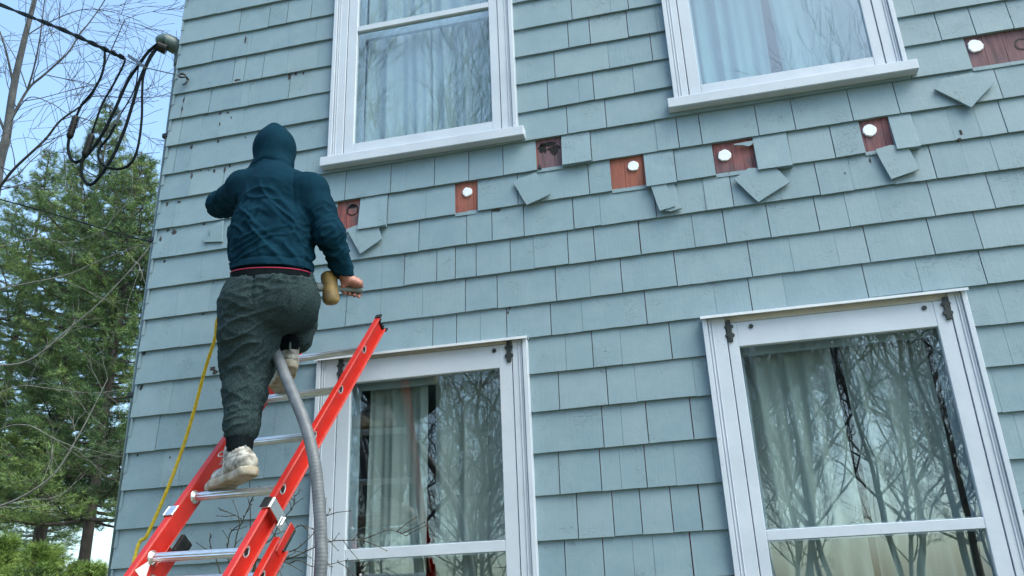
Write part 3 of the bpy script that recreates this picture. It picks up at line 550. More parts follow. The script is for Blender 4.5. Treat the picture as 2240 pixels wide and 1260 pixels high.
# ------------------------------------------------------------------ implicit surfaces (person)
def cap(a, b, ra, rb, k=.03, sy=1.0, cut=False): return ('c', np.array(a, float), np.array(b, float), ra, rb, k, sy, cut)
def ell(c, r, k=.03, rot=None, cut=False): return ('e', np.array(c, float), np.array(r, float), k, rot if rot is not None else np.eye(3), cut)
def sdf_eval(prims, lo, hi, h):
    n = np.ceil((hi - lo) / h).astype(int) + 1; G = np.full(n, .25, np.float32)
    for p in prims:
        if p[0] == 'c': pts = np.array([p[1], p[2]]); rr = max(p[3], p[4]) * 1.0; k = p[5]; cut = p[7]
        else: pts = p[1][None]; rr = p[2].max(); k = p[3]; cut = p[5]
        m = rr + k + 3 * h; i0 = np.maximum(((pts.min(0) - m - lo) / h).astype(int), 0); i1 = np.minimum(((pts.max(0) + m - lo) / h).astype(int) + 2, n)
        if (i1 <= i0).any(): continue
        X = lo[0] + h * np.arange(i0[0], i1[0]); Y = lo[1] + h * np.arange(i0[1], i1[1]); Z = lo[2] + h * np.arange(i0[2], i1[2])
        P = np.stack(np.meshgrid(X, Y, Z, indexing='ij'), -1)
        if p[0] == 'c':
            ab = p[2] - p[1]; t = np.clip(((P - p[1]) @ ab) / (ab @ ab + 1e-12), 0, 1); d = P - (p[1] + t[..., None] * ab); d[..., 1] *= p[6]; d = np.linalg.norm(d, axis=-1) - (p[3] + (p[4] - p[3]) * t)
        else:
            q = (P - p[1]) @ p[4]; k0 = np.linalg.norm(q / p[2], axis=-1); k1 = np.linalg.norm(q / p[2] ** 2, axis=-1) + 1e-9; d = k0 * (k0 - 1) / k1
        s = (slice(i0[0], i1[0]), slice(i0[1], i1[1]), slice(i0[2], i1[2])); g = G[s]
        if cut: hh = np.maximum(k - np.abs(g + d), 0) / k; G[s] = np.maximum(g, -d) + hh * hh * k / 4
        else: hh = np.maximum(k - np.abs(g - d), 0) / k; G[s] = np.minimum(g, d) - hh * hh * k / 4
    return G
def surface_nets(G, lo, h):
    S = G < 0; nx, ny, nz = G.shape
    cnt = np.zeros((nx - 1, ny - 1, nz - 1), np.float32); acc = np.zeros((nx - 1, ny - 1, nz - 1, 3), np.float32)
    offs = [(i, j, k) for i in (0, 1) for j in (0, 1) for k in (0, 1)]
    sl = lambda o: G[o[0]:nx - 1 + o[0], o[1]:ny - 1 + o[1], o[2]:nz - 1 + o[2]]
    for o in offs:
        for a in range(3):
            if o[a]: continue
            q = list(o); q[a] = 1; A, B_ = sl(o), sl(tuple(q)); m = (A < 0) != (B_ < 0)
            with np.errstate(divide='ignore', invalid='ignore'): t = np.where(m, A / (A - B_), 0)
            cnt += m
            for c in range(3): acc[..., c] += np.where(m, o[c] + (t if c == a else 0), 0)
    act = cnt > 0; idx = np.full(cnt.shape, -1, int); idx[act] = np.arange(act.sum())
    I = np.argwhere(act); V = (I + acc[act] / cnt[act][:, None]) * h + lo; F = []
    for a in range(3):
        b, c = [(1, 2), (2, 0), (0, 1)][a]; s0 = [slice(None)] * 3; s1 = [slice(None)] * 3; s0[a] = slice(0, -1); s1[a] = slice(1, None)
        m = S[tuple(s0)] != S[tuple(s1)]; E = np.argwhere(m); ok = (E[:, b] > 0) & (E[:, c] > 0) & (E[:, b] < G.shape[b] - 1) & (E[:, c] < G.shape[c] - 1); E = E[ok]
        ins = S[tuple(s0)][tuple(E.T)]
        def id_(db, dc): Q = E.copy(); Q[:, b] -= db; Q[:, c] -= dc; return idx[tuple(Q.T)]
        q = np.stack([id_(1, 1), id_(0, 1), id_(0, 0), id_(1, 0)], 1); q[~ins] = q[~ins][:, ::-1]; F.append(q)
    return V, np.concatenate(F)
def vnormals(V, F):
    N = np.zeros_like(V); f = np.cross(V[F[:, 2]] - V[F[:, 0]], V[F[:, 3]] - V[F[:, 1]])
    for i in range(4): np.add.at(N, F[:, i], f)
    return N / (np.linalg.norm(N, axis=1)[:, None] + 1e-12)
def implicit(name, prims, h, m, parent, disp=None, clip=None):
    los = []; his = []
    for p in prims:
        if p[0] == 'c': los.append(np.minimum(p[1], p[2]) - max(p[3], p[4])); his.append(np.maximum(p[1], p[2]) + max(p[3], p[4]))
        elif not p[5]: los.append(p[1] - p[2].max()); his.append(p[1] + p[2].max())
    lo = np.min(los, 0) - .03; hi = np.max(his, 0) + .03; G = sdf_eval(prims, lo, hi, h)
    if clip is not None:
        n = G.shape; P = np.stack(np.meshgrid(*[lo[i] + h * np.arange(n[i]) for i in range(3)], indexing='ij'), -1)
        for pt, nr in (clip if not callable(clip) else []): nr = np.array(nr, float); nr /= np.linalg.norm(nr); G = np.maximum(G, (P - np.array(pt)) @ nr)
        if callable(clip): G = np.maximum(G, clip(P))
    V, F = surface_nets(G, lo, h)
    if disp: N = vnormals(V, F); V = V + N * disp(V, N)[:, None]
    return link_mesh(name, V, F, m, parent, True)
_r = np.random.RandomState(3)
KN = [(_r.randn(3), _r.rand() * 6.28) for _ in range(24)]
def fbm(P, f):
    s = 0
    for i, (k, ph) in enumerate(KN[:12]): kk = k / np.linalg.norm(k) * f * (1 + .35 * (i % 4)); s = s + np.sin(P @ kk + ph + 1.3 * np.sin(P @ np.roll(kk, 1) * .6 + ph))
    return s / 6
def folds(P, a, d, wl, width, amp, n=3):
    """n parallel ridges starting at a, running along d"""
    d = np.array(d, float); d /= np.linalg.norm(d); q = P - np.array(a); along = q @ d; perp = q - along[:, None] * d; r = perp[:, 0] * .3 + perp[:, 2]
    q2 = np.array(a) + perp + np.outer(along * .20, d) + .35 * wl * np.stack([fbm(P + .7, 8)] * 3, 1)
    n_ = fbm(q2, 2.8 / wl); g = np.clip(1 - 1.5 * np.abs(n_), 0, 1) ** 2; return 1.5 * amp * np.exp(-(along / (width * 1.15)) ** 4) * np.exp(-(r / (wl * n * .62)) ** 4) * (g - .3)
person = empty('person', (-1.74, 2.95, .5), 'person in navy hoodie and charcoal joggers standing on the ladder, seen from behind', 'person')
HR = np.array([-1.378, 3.16, 1.362])      # centre of the right fist's grip
hax = at(700, 626, 3.10) - at(785, 647, 3.16); hax /= np.linalg.norm(hax)     # handle direction towards the mallet head
HL = np.array([-1.80, 3.55, 1.98])
lax = np.array([.15, -.55, -.82]); lax /= np.linalg.norm(lax)
def hand(C_, ax_, wrist, side, r=.016):
    """fist closed round an axis; wrist is the forearm end"""
    P = []; w_ = wrist - C_; w_ = w_ - ax_ * (w_ @ ax_); w_ /= np.linalg.norm(w_); o_ = np.cross(ax_, w_) * side; gr = r + .0085
    k1 = [C_ + ax_ * t + w_ * .026 + o_ * .022 for t in (.030, .011, -.009, -.028)]
    palm_c = C_ + w_ * .030 - o_ * .006
    P.append(cap(C_ + ax_ * .022 + w_ * .030 + o_ * .014, C_ - ax_ * .022 + w_ * .030 + o_ * .014, .0125, .0125, .012))
    P.append(cap(C_ + ax_ * .020 + w_ * .038 - o_ * .006, C_ - ax_ * .020 + w_ * .036 - o_ * .006, .0145, .0135, .014)); P.append(cap(C_ + w_ * .034, wrist, .022, .022, .02, 1.0))
    for t, L in ((.030, 1.0), (.0105, 1.08), (-.0095, 1.0), (-.029, .84)):
        B0 = C_ + ax_ * t; rr = .0088 if t > -.02 else .0078; pts = []
        for ang in (70, 20, -35, -95, -140 if L > .9 else -120):
            a_ = R(ang); pts.append(B0 + gr * 1.12 * (w_ * math.sin(a_) * 1.0 + o_ * math.cos(a_)) * (1.12 if ang == 20 else 1))
        for i in range(len(pts) - 1): P.append(cap(pts[i], pts[i + 1], rr * (1.06 - .04 * i), rr * (1.02 - .05 * i), .004))
    th0 = C_ + ax_ * .026 + w_ * .040 - o_ * .012; th1 = C_ + ax_ * .044 + w_ * .014 - o_ * .018; th2 = C_ + ax_ * .040 - w_ * .014 - o_ * .012; th3 = C_ + ax_ * .030 - w_ * .026 + o_ * .006
    P += [cap(th0, th1, .013, .0105, .012), cap(th1, th2, .0102, .0095, .005), cap(th2, th3, .0095, .0082, .004)]
    return P
SHL, SHR = at(533, 412, 3.04), at(683, 417, 3.0); ELL, ELR = at(481, 447, 3.25), at(722, 512, 3.0); WRR = at(756, 608, 3.12); WRL = HL + np.array([-.01, -.06, -.02])
HPL, HPR = at(550, 678, 2.95), at(634, 664, 2.97); KNL, KNR = at(543, 793, 3.0), at(648, 692, 3.40); ANL, ANR = at(524, 972, 2.94), at(631, 750, 3.22)
HD = np.array([-1.757, 3.085, 2.085])
def body():
    P = [ell(HD + [0, 0, .012], (.064, .082, .092)), cap(HD + [0, .045, -.06], HD + [0, .06, -.075], .032, .026, .03), cap(HD + [0, -.01, -.06], (-1.72, 3.03, 1.88), .048, .055),
         cap(HD + [0, .082, -.002], HD + [0, .098, -.028], .008, .012, .012), ell(HD + [.026, .078, .008], (.014, .010, .009), .008, cut=True), ell(HD + [-.026, .078, .008], (.014, .010, .009), .008, cut=True), ell(HD + [.026, .072, .008], (.011, .010, .008), .003), ell(HD + [-.026, .072, .008], (.011, .010, .008), .003),
         cap(HD + [-.018, .084, -.052], HD + [.018, .084, -.052], .005, .005, .004), ell(HD + [0, .090, -.0545], (.019, .012, .0018), .003, cut=True), ell(HD + [.064, -.005, -.005], (.008, .018, .028), .008), ell(HD + [-.064, -.005, -.005], (.008, .018, .028), .008),
         cap((-1.67, 2.97, 1.38), (-1.705, 3.02, 1.80), .125, .125, .05, 1.35), cap(SHL, SHR, .045, .045, .05)]
    for s, e, w2 in ((SHL, ELL, WRL), (SHR, ELR, WRR)): P += [cap(s, e, .045, .036, .03), cap(e, w2, .036, .024, .02)]
    for a, k, n in ((HPL, KNL, ANL), (HPR, KNR, ANR)): P += [cap(a, k, .08, .055, .04), cap(k, k + (n - k) * .35, .052, .052, .03), cap(k + (n - k) * .35, n, .052, .034, .03)]
    P += hand(HR, hax, WRR, 1, .0135); P += hand(HL, lax, WRL, 1, .019)
    implicit('body', P, .004, M['skin'], person)
body()
def hoodie():
    c0, c1, c2 = at(594, 620, 2.955), at(595, 520, 3.0), at(602, 450, 3.02)
    P = [cap(c0, c1, .172, .184, .04, 1.42), cap(c1, c2, .184, .166, .05, 1.42),
         cap(SHL + [.02, 0, 0], SHR + [-.02, 0, 0], .070, .070, .07), cap((c2 + SHL + SHR) / 3 + [0, 0, .03], HD + [.010, -.03, -.15], .100, .080, .06)]
    P += [cap(SHL, ELL, .070, .058, .06), cap(ELL, WRL + (ELL - WRL) * .22, .058, .040, .03), cap(SHR, SHR + (ELR - SHR) * .45, .068, .062, .05), cap(SHR + (ELR - SHR) * .45, ELR, .062, .058, .03), cap(ELR, WRR + (ELR - WRR) * .25, .058, .047, .025), cap(WRR + (ELR - WRR) * .30, WRR + (ELR - WRR) * .08, .044, .040, .01)]
    # hood
    P += [ell(HD + [.0, -.004, .004], (.094, .108, .106), .03), cap(HD + [.002, -.015, -.030], HD + [.010, -.02, -.095], .090, .092, .03, 1.05), cap(HD + [-.05, -.055, -.118], HD + [.07, -.06, -.128], .034, .034, .02), cap(HD + [.004, .02, .098], HD + [.004, -.03, .096], .018, .022, .04),
          ell(HD + [0, .115, -.015], (.058, .085, .085), .02, cut=True)]
    def d(V, N):
        t = np.clip((V[:, 2] - 1.42) / .1, 0, 1); x = .0035 * fbm(V, 15) + .0008 * fbm(V, 48)
        hood = (V[:, 2] > HD[2] - .125); x = np.where(hood, x * .7 + .0035 * np.exp(-((V[:, 0] + 1.757 - .02 - .35 * (V[:, 2] - 2.1)) / .006) ** 2) - .006 * np.exp(-((V[:, 2] - (HD[2] - .112) + .25 * np.abs(V[:, 0] - HD[0] - .01)) / .007) ** 2), x)
        tor = (V[:, 2] < 1.9)
        x = x + tor * (folds(V, (-1.62, 2.88, 1.58), (.75, 0, -.66), .060, .22, .012, 3) + folds(V, (-1.72, 2.88, 1.50), (.9, 0, .25), .045, .16, .008, 2) + folds(V, (-1.84, 2.95, 1.66), (.5, 0, .8), .05, .10, .009, 2) + folds(V, (-1.70, 2.88, 1.74), (.95, 0, -.2), .07, .13, .006, 2))
        x = x + folds(V, (ELR[0], ELR[1], ELR[2]), (.9, 0, .5), .040, .09, .0055, 4) + folds(V, tuple(WRR + (ELR - WRR) * .45), (.95, 0, .2), .034, .08, .003, 2) + folds(V, tuple(ELL), (.3, .2, 1), .03, .08, .005, 3)
        # hem rib and the seam of the right sleeve
        x = x - .005 * np.exp(-((V[:, 2] + .10 * (V[:, 0] + 1.66) - .16 * (V[:, 1] - 2.97) - 1.447) / .006) ** 2) * (V[:, 0] < -1.48) - .003 * np.exp(-((V[:, 0] + 1.565 + .1 * (V[:, 2] - 1.75)) / .006) ** 2) * (V[:, 2] > 1.65) * (V[:, 1] < 3.0) * (V[:, 2] < 1.85)
        return x
    implicit('hoodie', P, .005, M['hoodie'], person, d, [((-1.66, 2.97, 1.408), (-.10, .16, -1))])
hoodie()
def joggers():
    CL, CR = ANL + (KNL - ANL) * .20, ANR + (KNR - ANR) * .24
    w0, w1 = at(596, 600, 2.955), at(592, 640, 2.955); m_ = lambda a, b, t: a + (b - a) * t
    P = [cap(w0, w1, .168, .170, .05, 1.4), cap(at(546, 662, 2.95), at(630, 646, 2.96), .112, .100, .06),
         cap(HPL, m_(HPL, KNL, .5), .126, .116, .05), cap(m_(HPL, KNL, .5), KNL, .116, .104, .04), cap(KNL, m_(KNL, CL, .45), .100, .080, .04), cap(m_(KNL, CL, .45), CL, .080, .064, .03), cap(CL + [0, 0, .005], CL - [0, 0, .014], .065, .060, .02),
         cap(HPR, m_(HPR, KNR, .5), .108, .096, .05), cap(m_(HPR, KNR, .5), KNR, .096, .086, .04), cap(KNR, m_(KNR, CR, .5), .080, .076, .04), cap(m_(KNR, CR, .5), m_(CR, KNR, -.05), .078, .066, .03), cap(at(660, 700, 3.34), at(658, 742, 3.27), .048, .042, .05)]
    def d(V, N):
        x = .0045 * fbm(V, 13) + .0008 * fbm(V, 40) + folds(V, tuple(at(545, 700, 2.84)), (.95, .1, .12), .07, .14, .006, 1.6)
        x = x + folds(V, (-1.78, 2.86, 1.22), (.95, 0, -.25), .07, .14, .004, 2) + folds(V, tuple(KNL + [0, -.07, .0]), (.9, 0, .45), .050, .14, .0075, 4) + folds(V, tuple(KNL + [0, -.07, -.16]), (.9, 0, -.35), .06, .12, .005, 2) + folds(V, tuple(CL + [0, -.05, .02]), (.9, 0, .3), .034, .1, .005, 3) + folds(V, (-1.62, 3.2, 1.33), (.9, 0, .3), .03, .12, .006, 4) + folds(V, (-1.66, 2.84, 1.35), (.4, 0, 1), .05, .10, .004, 2)
        return x - .006 * np.exp(-((V[:, 0] + 1.668 + .05 * (V[:, 2] - 1.3)) / .010) ** 2) * (V[:, 2] < 1.42) * (V[:, 2] > 1.22) * (V[:, 1] < 2.95)
    implicit('joggers', P, .005, M['pants'], person, d, lambda P: P[..., 2] - (1.362 + .17 * (P[..., 1] - 2.96) - .093 * (P[..., 0] + 1.665) + np.maximum(0, P[..., 1] - 2.96) * 1.3))
    for c, a, k in ((CL, ANL, KNL), (CR, ANR, KNR)):
        dd = (a - k) / np.linalg.norm(a - k); implicit('ankle_cuff', [cap(c, a + dd * .020, .053, .049, .01)], .005, M['black'], person, lambda V, N, a=a: .0016 * np.sin(np.arctan2(V[:, 1] - a[1], V[:, 0] - a[0]) * 26))
    for nm, z, r, m, h_ in (('waistband', 1.372, .171, 'black', .024), ('waist_stripe', 1.391, .1735, 'red', .0022)):
        an = np.linspace(0, 2 * math.pi, 49)[:-1]; mb = MB(); V = []
        for zz, rr in ((z - h_, r), (z, r + .002), (z + h_, r)):
            for t in an: V.append((-1.663 + rr * math.cos(t), 2.955 + rr * .72 * math.sin(t), zz + .022 * math.sin(t) - .014 * math.cos(t)))
        n = len(an); mb.add(V, [(a * n + j, a * n + (j + 1) % n, (a + 1) * n + (j + 1) % n, (a + 1) * n + j) for a in range(2) for j in range(n)]); mb.build(nm, M[m], person, True)
joggers()
def shoe(ankle, heel, toe, side):
    """heel / toe: sole centre points"""
    f = toe - heel; L = np.linalg.norm(f); f /= L; u = np.array([0, 0, 1.]); u = u - f * (u @ f); u /= np.linalg.norm(u); s = np.cross(f, u)
    p = lambda a, b, c: heel + f * a * L + s * b * side + u * c
    P = [cap(p(.0, 0, .014), p(.3, 0, .012), .040, .038, .02), cap(p(.3, 0, .012), p(.72, .006, .012), .038, .048, .02), cap(p(.72, .006, .012), p(.9, 0, .013), .048, .038, .02)]
    sole = implicit('shoe', [cap(p(.02, 0, .050), p(.28, 0, .055), .036, .040, .03), cap(p(.28, 0, .055), p(.70, .004, .032), .040, .038, .03), cap(p(.70, .004, .032), p(.90, .002, .026), .038, .030, .03), cap(p(.10, 0, .06), ankle, .040, .044, .03), cap(p(.35, 0, .06), ankle + f * .022, .036, .040, .03), cap(ankle + f * .02, ankle + f * .01 + u * .02, .042, .043, .02), cap(ankle + f * .05 + u * .012, ankle + f * .075 + u * .035, .020, .012, .02)], .0045, M['shoe'], person,
                    lambda V, N: .0012 * fbm(V, 60) - .003 * np.exp(-(((V - ankle) @ u + .035) / .004) ** 2) - .003 * np.exp(-(((V - heel) @ f - .66 * L) / .004) ** 2) - .0035 * np.exp(-(((V - heel) @ f - .27 * L - .4 * ((V - heel) @ u)) / .004) ** 2), [(tuple(p(0, 0, .022)), tuple(-u))])
    implicit('sole', P, .0045, M['sole'], sole, lambda V, N: .001 * np.sin((V - heel) @ f * 500) * (np.abs(N @ u) > .7), [(tuple(p(0, 0, .030)), tuple(u)), (tuple(p(0, 0, -.004)), tuple(-u))])
    mb = MB()
    for i in range(6):
        t = i / 5; c = ankle + f * .062 + u * .01 + (p(.62, 0, .075) - ankle - f * .062) * t; mb.tube(spline([c - s * .024, c + u * .006 + f * .004, c + s * .024], 5), .0028, 6)
    c = ankle + f * .068 + u * .012
    for q in (-1, 1): mb.tube(spline([c, c + s * q * .03 + f * .016 + u * .006, c + s * q * .045 - u * .014 + f * .014, c + s * q * .014 - u * .012], 6), .0026, 6)
    mb.build('laces', M['lace'], sole, True)
    mb = MB(); c = ankle - f * .044; mb.tube(spline([c + u * .016, c - f * .014 + u * .004, c - f * .012 - u * .026, c - u * .034], 6), .005, 6); mb.build('heel_tab', M['handle'], sole, True)
rung1 = lp(1, -.2, .018)
hL, tL = at(541, 1054, 2.885), at(462, 1064, 3.07)
hL[2] = .545; tL[2] = .525
shoe(ANL + [0, 0, -.030], hL + [0, 0, 0], tL, 1)
hR, tR = at(632, 800, 3.19), at(612, 868, 3.40); tR[2] = 1.005; hR[2] = 1.045
shoe(ANR + [0, 0, -.025], hR, tR, -1)
# ------------------------------------------------------------------ mallet, hose, cord
def mallet():
    o = empty('mallet', tuple(HR), 'tan rubber mallet with a grey handle held low in the right hand', 'mallet')
    hc = at(722, 630, 3.105); hdir = at(718, 600, 3.10) - at(724, 662, 3.11); hdir /= np.linalg.norm(hdir); ax_ = (hc - HR) / np.linalg.norm(hc - HR)
    hd = MB(); prof = [(-.073, .016), (-.070, .026), (-.062, .033), (-.045, .036), (-.015, .034), (.015, .034), (.045, .036), (.062, .033), (.070, .026), (.073, .016)]
    hd.tube([hc + hdir * a for a, _ in prof], [b for _, b in prof], 24); hd.build('mallet_head', M['mallet'], o, True)
    mb = MB(); mb.tube([HR - ax_ * .040, HR - ax_ * .036, HR, hc - ax_ * .036, hc - ax_ * .034, hc + ax_ * .034, hc + ax_ * .036, hc + ax_ * .062, hc + ax_ * .065], [.010, .0135, .0135, .0125, .016, .016, .020, .020, .016], 14); mb.build('mallet_handle', M['handle'], o, True)
mallet()
def hose():
    K = [HL + lax * -.10, HL, np.array([-1.74, 3.42, 1.80]), np.array([-1.66, 3.20, 1.55]), np.array([-1.655, 3.16, 1.32]), at(600, 745, 3.07), at(615, 800, 2.98), at(640, 860, 2.92), at(668, 930, 2.88), at(688, 1010, 2.85), at(698, 1100, 2.84), at(702, 1180, 2.83), at(700, 1262, 2.82), np.array([-1.34, 2.80, -.4]), np.array([-1.38, 2.72, -1.1]), np.array([-1.3, 2.3, -1.53]), np.array([-.7, 1.2, -1.575]), np.array([.8, -.6, -1.575]), np.array([3.2, -2.5, -1.575])]
    P = spline(K, 40); n = len(P); d = np.r_[0, np.cumsum(np.linalg.norm(np.diff(P, axis=0), axis=1))]; q = np.arange(0, d[-1], .0032); P = np.stack([np.interp(q, d, P[:, i]) for i in range(3)], 1)
    r = .0225 + .0004 * np.sin(q * 2 * math.pi / .0128); mb = MB(); mb.tube(P, r, 14); o = mb.build('blower_hose', M['hose'], smooth=True); tag(o, 'thick grey ribbed hose curving down between the legs and across the ladder rail', 'hose'); recenter(o, tuple(P[-1]))
hose()
def cord():
    K = [HL + [.0, -.0, .02], np.array([-1.93, 3.46, 1.80]), np.array([-2.03, 3.40, 1.55]), at(481, 688, 3.38), at(470, 740, 3.42), at(448, 810, 3.47), at(424, 900, 3.52), at(396, 990, 3.55), at(362, 1080, 3.56), at(322, 1170, 3.56), at(296, 1215, 3.56), np.array([-2.60, 3.52, -.2]), np.array([-2.62, 3.45, -1.0]), np.array([-2.5, 3.2, -1.55]), np.array([-2.0, 2.2, -1.585]), np.array([-3.5, .5, -1.585])]
    P = spline(K, 14); mb = MB(); r = .0084 + .0006 * np.sin(np.arange(len(P)) * 1.7); mb.tube(P, r, 9); o = mb.build('extension_cord', M['cord'], smooth=True); tag(o, 'yellow cord hanging from the person down past the left ladder rail', 'cord'); recenter(o, tuple(P[-1]))
cord()
# ------------------------------------------------------------------ electric service at the corner
def service():
    wh = empty('weatherhead', (XL - .06, WY + .09, ZB), 'grey service entrance head on a conduit strapped beside the house corner', 'weatherhead')
    mb = MB(); top = at(392, 118, 3.89); cx, cy = -2.945, 3.89; mb.tube([(cx, cy, ZB), (cx, cy, 3.40)], .020, 14); mb.build('conduit', M['grey'], wh, True)
    c = at(372, 99, 3.87)
    mb = MB(); n = 16; V = []; A = at(347, 92, 3.80); Bq = at(394, 116, 3.89)
    ks = [A + [0, 0, -.012], A + [.012, .01, .012], A + (Bq - A) * .35 + [0, 0, .030], A + (Bq - A) * .7 + [0, 0, .030], Bq + [0.0, 0, -.005], np.array([cx, cy, 3.36])]
    mb.tube(spline(ks, 5), np.interp(np.linspace(0, 1, 26), [0, .1, .3, .6, .85, 1], [.018, .034, .050, .052, .034, .026]), 16); mb.build('weather_hood', M['grey'], wh, True)
    mb = MB(); mb.tube([A + [-.004, -.004, -.030], A + [.04, .03, -.045]], [.030, .034], 14); mb.build('hood_insulator', M['rubber'], wh)
    for z in (at(366, 293, 3.86)[2], at(290, 862, 3.86)[2], at(345, 520, 3.86)[2]):
        mb = MB(); mb.box(cx - .030, cx + .05, cy - .026, cy + .026, z - .015, z + .015); bevel(mb.build('pipe_strap', M['iron'], wh), .006, 2)
    # drop line
    e = empty('service_drop', tuple(at(400, 170, 3.72)), 'black twisted overhead service line with drip loops reaching the house corner', 'overhead line')
    D_ = lambda px, py, y: at(px, py, y)
    def line(name, K, r, m=M['cable'], n=10, par=e): mb = MB(); mb.tube(spline(K, 10), r, n); return mb.build(name, m, par, True)
    line('messenger_wire', [D_(-420, -130, 7.0), D_(-200, -72, 5.6), D_(0, 10, 4.5), D_(130, 62, 4.05), D_(220, 103, 3.85), D_(285, 135, 3.78), D_(320, 148, 3.76), D_(392, 165, 3.76)], .0035, M['wire'], 6)
    tw = [D_(-420, -130, 7.0), D_(-200, -72, 5.6), D_(0, 10, 4.5), D_(130, 62, 4.05), D_(220, 103, 3.85), D_(272, 127, 3.79)]
    T = spline(tw, 40)
    for ph in (0, math.pi):
        q = np.arange(len(T)); off = np.stack([np.zeros(len(T)), .009 * np.cos(q * .22 + ph), .009 * np.sin(q * .22 + ph)], 1); mb = MB(); mb.tube(T + off, .0085, 8); mb.build('twisted_conductor', M['cable'], e, True)
    line('drop_leg', [D_(215, 100, 3.85), D_(227, 108, 3.83), D_(229, 130, 3.82), D_(222, 165, 3.82), D_(203, 200, 3.82), D_(180, 228, 3.82), D_(168, 252, 3.82)], .0075)
    line('drop_leg', [D_(262, 120, 3.80), D_(272, 130, 3.79), D_(270, 142, 3.79), D_(248, 185, 3.79), D_(225, 225, 3.79), D_(210, 265, 3.79), D_(200, 295, 3.79)], .0065)
    def splice(a, b, par):
        mb = MB(); P = np.array([a + (b - a) * t for t in np.linspace(0, 1, 13)]); r = [.012] + [.0195 + (.0025 if i % 2 else 0) for i in range(11)] + [.012]; mb.tube(P, r, 12); mb.build('splice_sleeve', M['rubber'], par, True)
    splice(D_(167, 253, 3.82), D_(151, 303, 3.82), e); splice(D_(202, 293, 3.79), D_(184, 343, 3.79), e)
    line('entrance_lead', [D_(151, 302, 3.82), D_(149, 325, 3.82), D_(156, 349, 3.81), D_(170, 354, 3.80), D_(190, 340, 3.80), D_(220, 300, 3.80), D_(252, 238, 3.80), D_(278, 180, 3.80), D_(303, 143, 3.80), D_(325, 113, 3.80), D_(350, 92, 3.81)], .0095)
    line('entrance_lead', [D_(184, 342, 3.79), D_(178, 360, 3.79), D_(181, 388, 3.79), D_(196, 404, 3.78), D_(215, 390, 3.78), D_(245, 345, 3.78), D_(270, 290, 3.78), D_(288, 235, 3.78), D_(304, 180, 3.78), D_(318, 146, 3.79), D_(332, 118, 3.80), D_(354, 95, 3.81)], .0095)
    line('neutral_lead', [D_(303, 145, 3.775), D_(296, 190, 3.775), D_(275, 232, 3.775), D_(262, 252, 3.775)], .004, M['cable'])
    line('entrance_lead', [D_(253, 272, 3.775), D_(238, 300, 3.775), D_(218, 325, 3.775), D_(217, 350, 3.775), D_(235, 366, 3.775), D_(265, 369, 3.775), D_(288, 355, 3.775), D_(302, 320, 3.775), D_(310, 260, 3.775), D_(311, 205, 3.775), D_(314, 165, 3.785), D_(328, 130, 3.795), D_(352, 94, 3.81)], .0075)
    mb = MB(); mb.tube([D_(263, 250, 3.775), D_(251, 273, 3.775)], .0085, 8); mb.build('crimp_connector', M['wire'], e)
    mb = MB(); a, b = D_(281, 122, 3.77), D_(316, 146, 3.755); mb.obox((a + b) / 2, ((b - a) / np.linalg.norm(b - a), np.array([0, 1., 0]), np.array([0, 0, 1.])), (np.linalg.norm(b - a) / 2, .008, .012)); mb.build('wedge_clamp', M['wire'], e)
    hk = MB(); h0 = at(410, 172, 3.795); hk.tube(spline([h0 + [0, .01, 0], h0 + [0, -.02, 0], h0 + [-.01, -.035, -.012], h0 + [-.03, -.04, -.006], h0 + [-.035, -.035, .012], h0 + [-.015, -.03, .018], h0 + [.0, -.022, .010]], 6), .0065, 8)
    hk.tube(spline([h0 + [0, -.006, -.01], h0 + [.012, -.012, -.03], h0 + [-.006, -.014, -.05], h0 + [-.02, -.01, -.045]], 6), .0045, 8)
    o = hk.build('wall_hook', M['iron'], smooth=True); tag(o, 'rusty screw hook in the shingles holding the overhead line', 'hook'); recenter(o, tuple(h0))
    far = MB(); far.tube(spline([at(-400, 330, 9), at(0, 436, 8), at(150, 478, 7.6), at(250, 508, 7.3), at(335, 529, 7.0), at(520, 560, 6.4)], 8), .008, 6); o = far.build('overhead_wire', M['cable'], smooth=True); tag(o, 'thin dark wire crossing in front of the pine crown', 'wire')
service()
# ------------------------------------------------------------------ trees
def rv(r): return np.array([r.gauss(0, 1) for _ in range(3)])
def unit(v): return v / (np.linalg.norm(v) + 1e-12)
def grow(mb, r, p, d, L, rad, lvl, maxl, spread=.6, up_=.12, minr=.0028, sides=(8, 6, 5, 4, 3, 3, 3), dens=1.0):
    n = 5 if lvl < 3 else 3 + (lvl < 5); P = [p]; dd = unit(d); pts = []
    for i in range(n):
        dd = unit(dd + rv(r) * .13 + np.array([0, 0, up_])); P.append(P[-1] + dd * L / n); pts.append((P[-1], dd.copy(), (i + 1) / n))
    rr = np.linspace(rad, max(rad * .55, minr), n + 1); mb.tube(P, rr, sides[min(lvl, 6)], cap=False)
    if lvl >= maxl: return
    for q, e, t in pts:
        if t < .3: continue
        k = (1 if r.random() < .75 * dens else 0) + (1 if t == 1 else 0) + (1 if r.random() < .35 * dens else 0)
        for _ in range(k):
            a = unit(e + unit(np.cross(e, rv(r))) * r.uniform(.5, 1.3) * spread); grow(mb, r, q, a, L * r.uniform(.5, .8), max(rad * (1 - .45 * t) * r.uniform(.45, .72), minr), lvl + 1, maxl, spread, up_, minr, sides, dens)
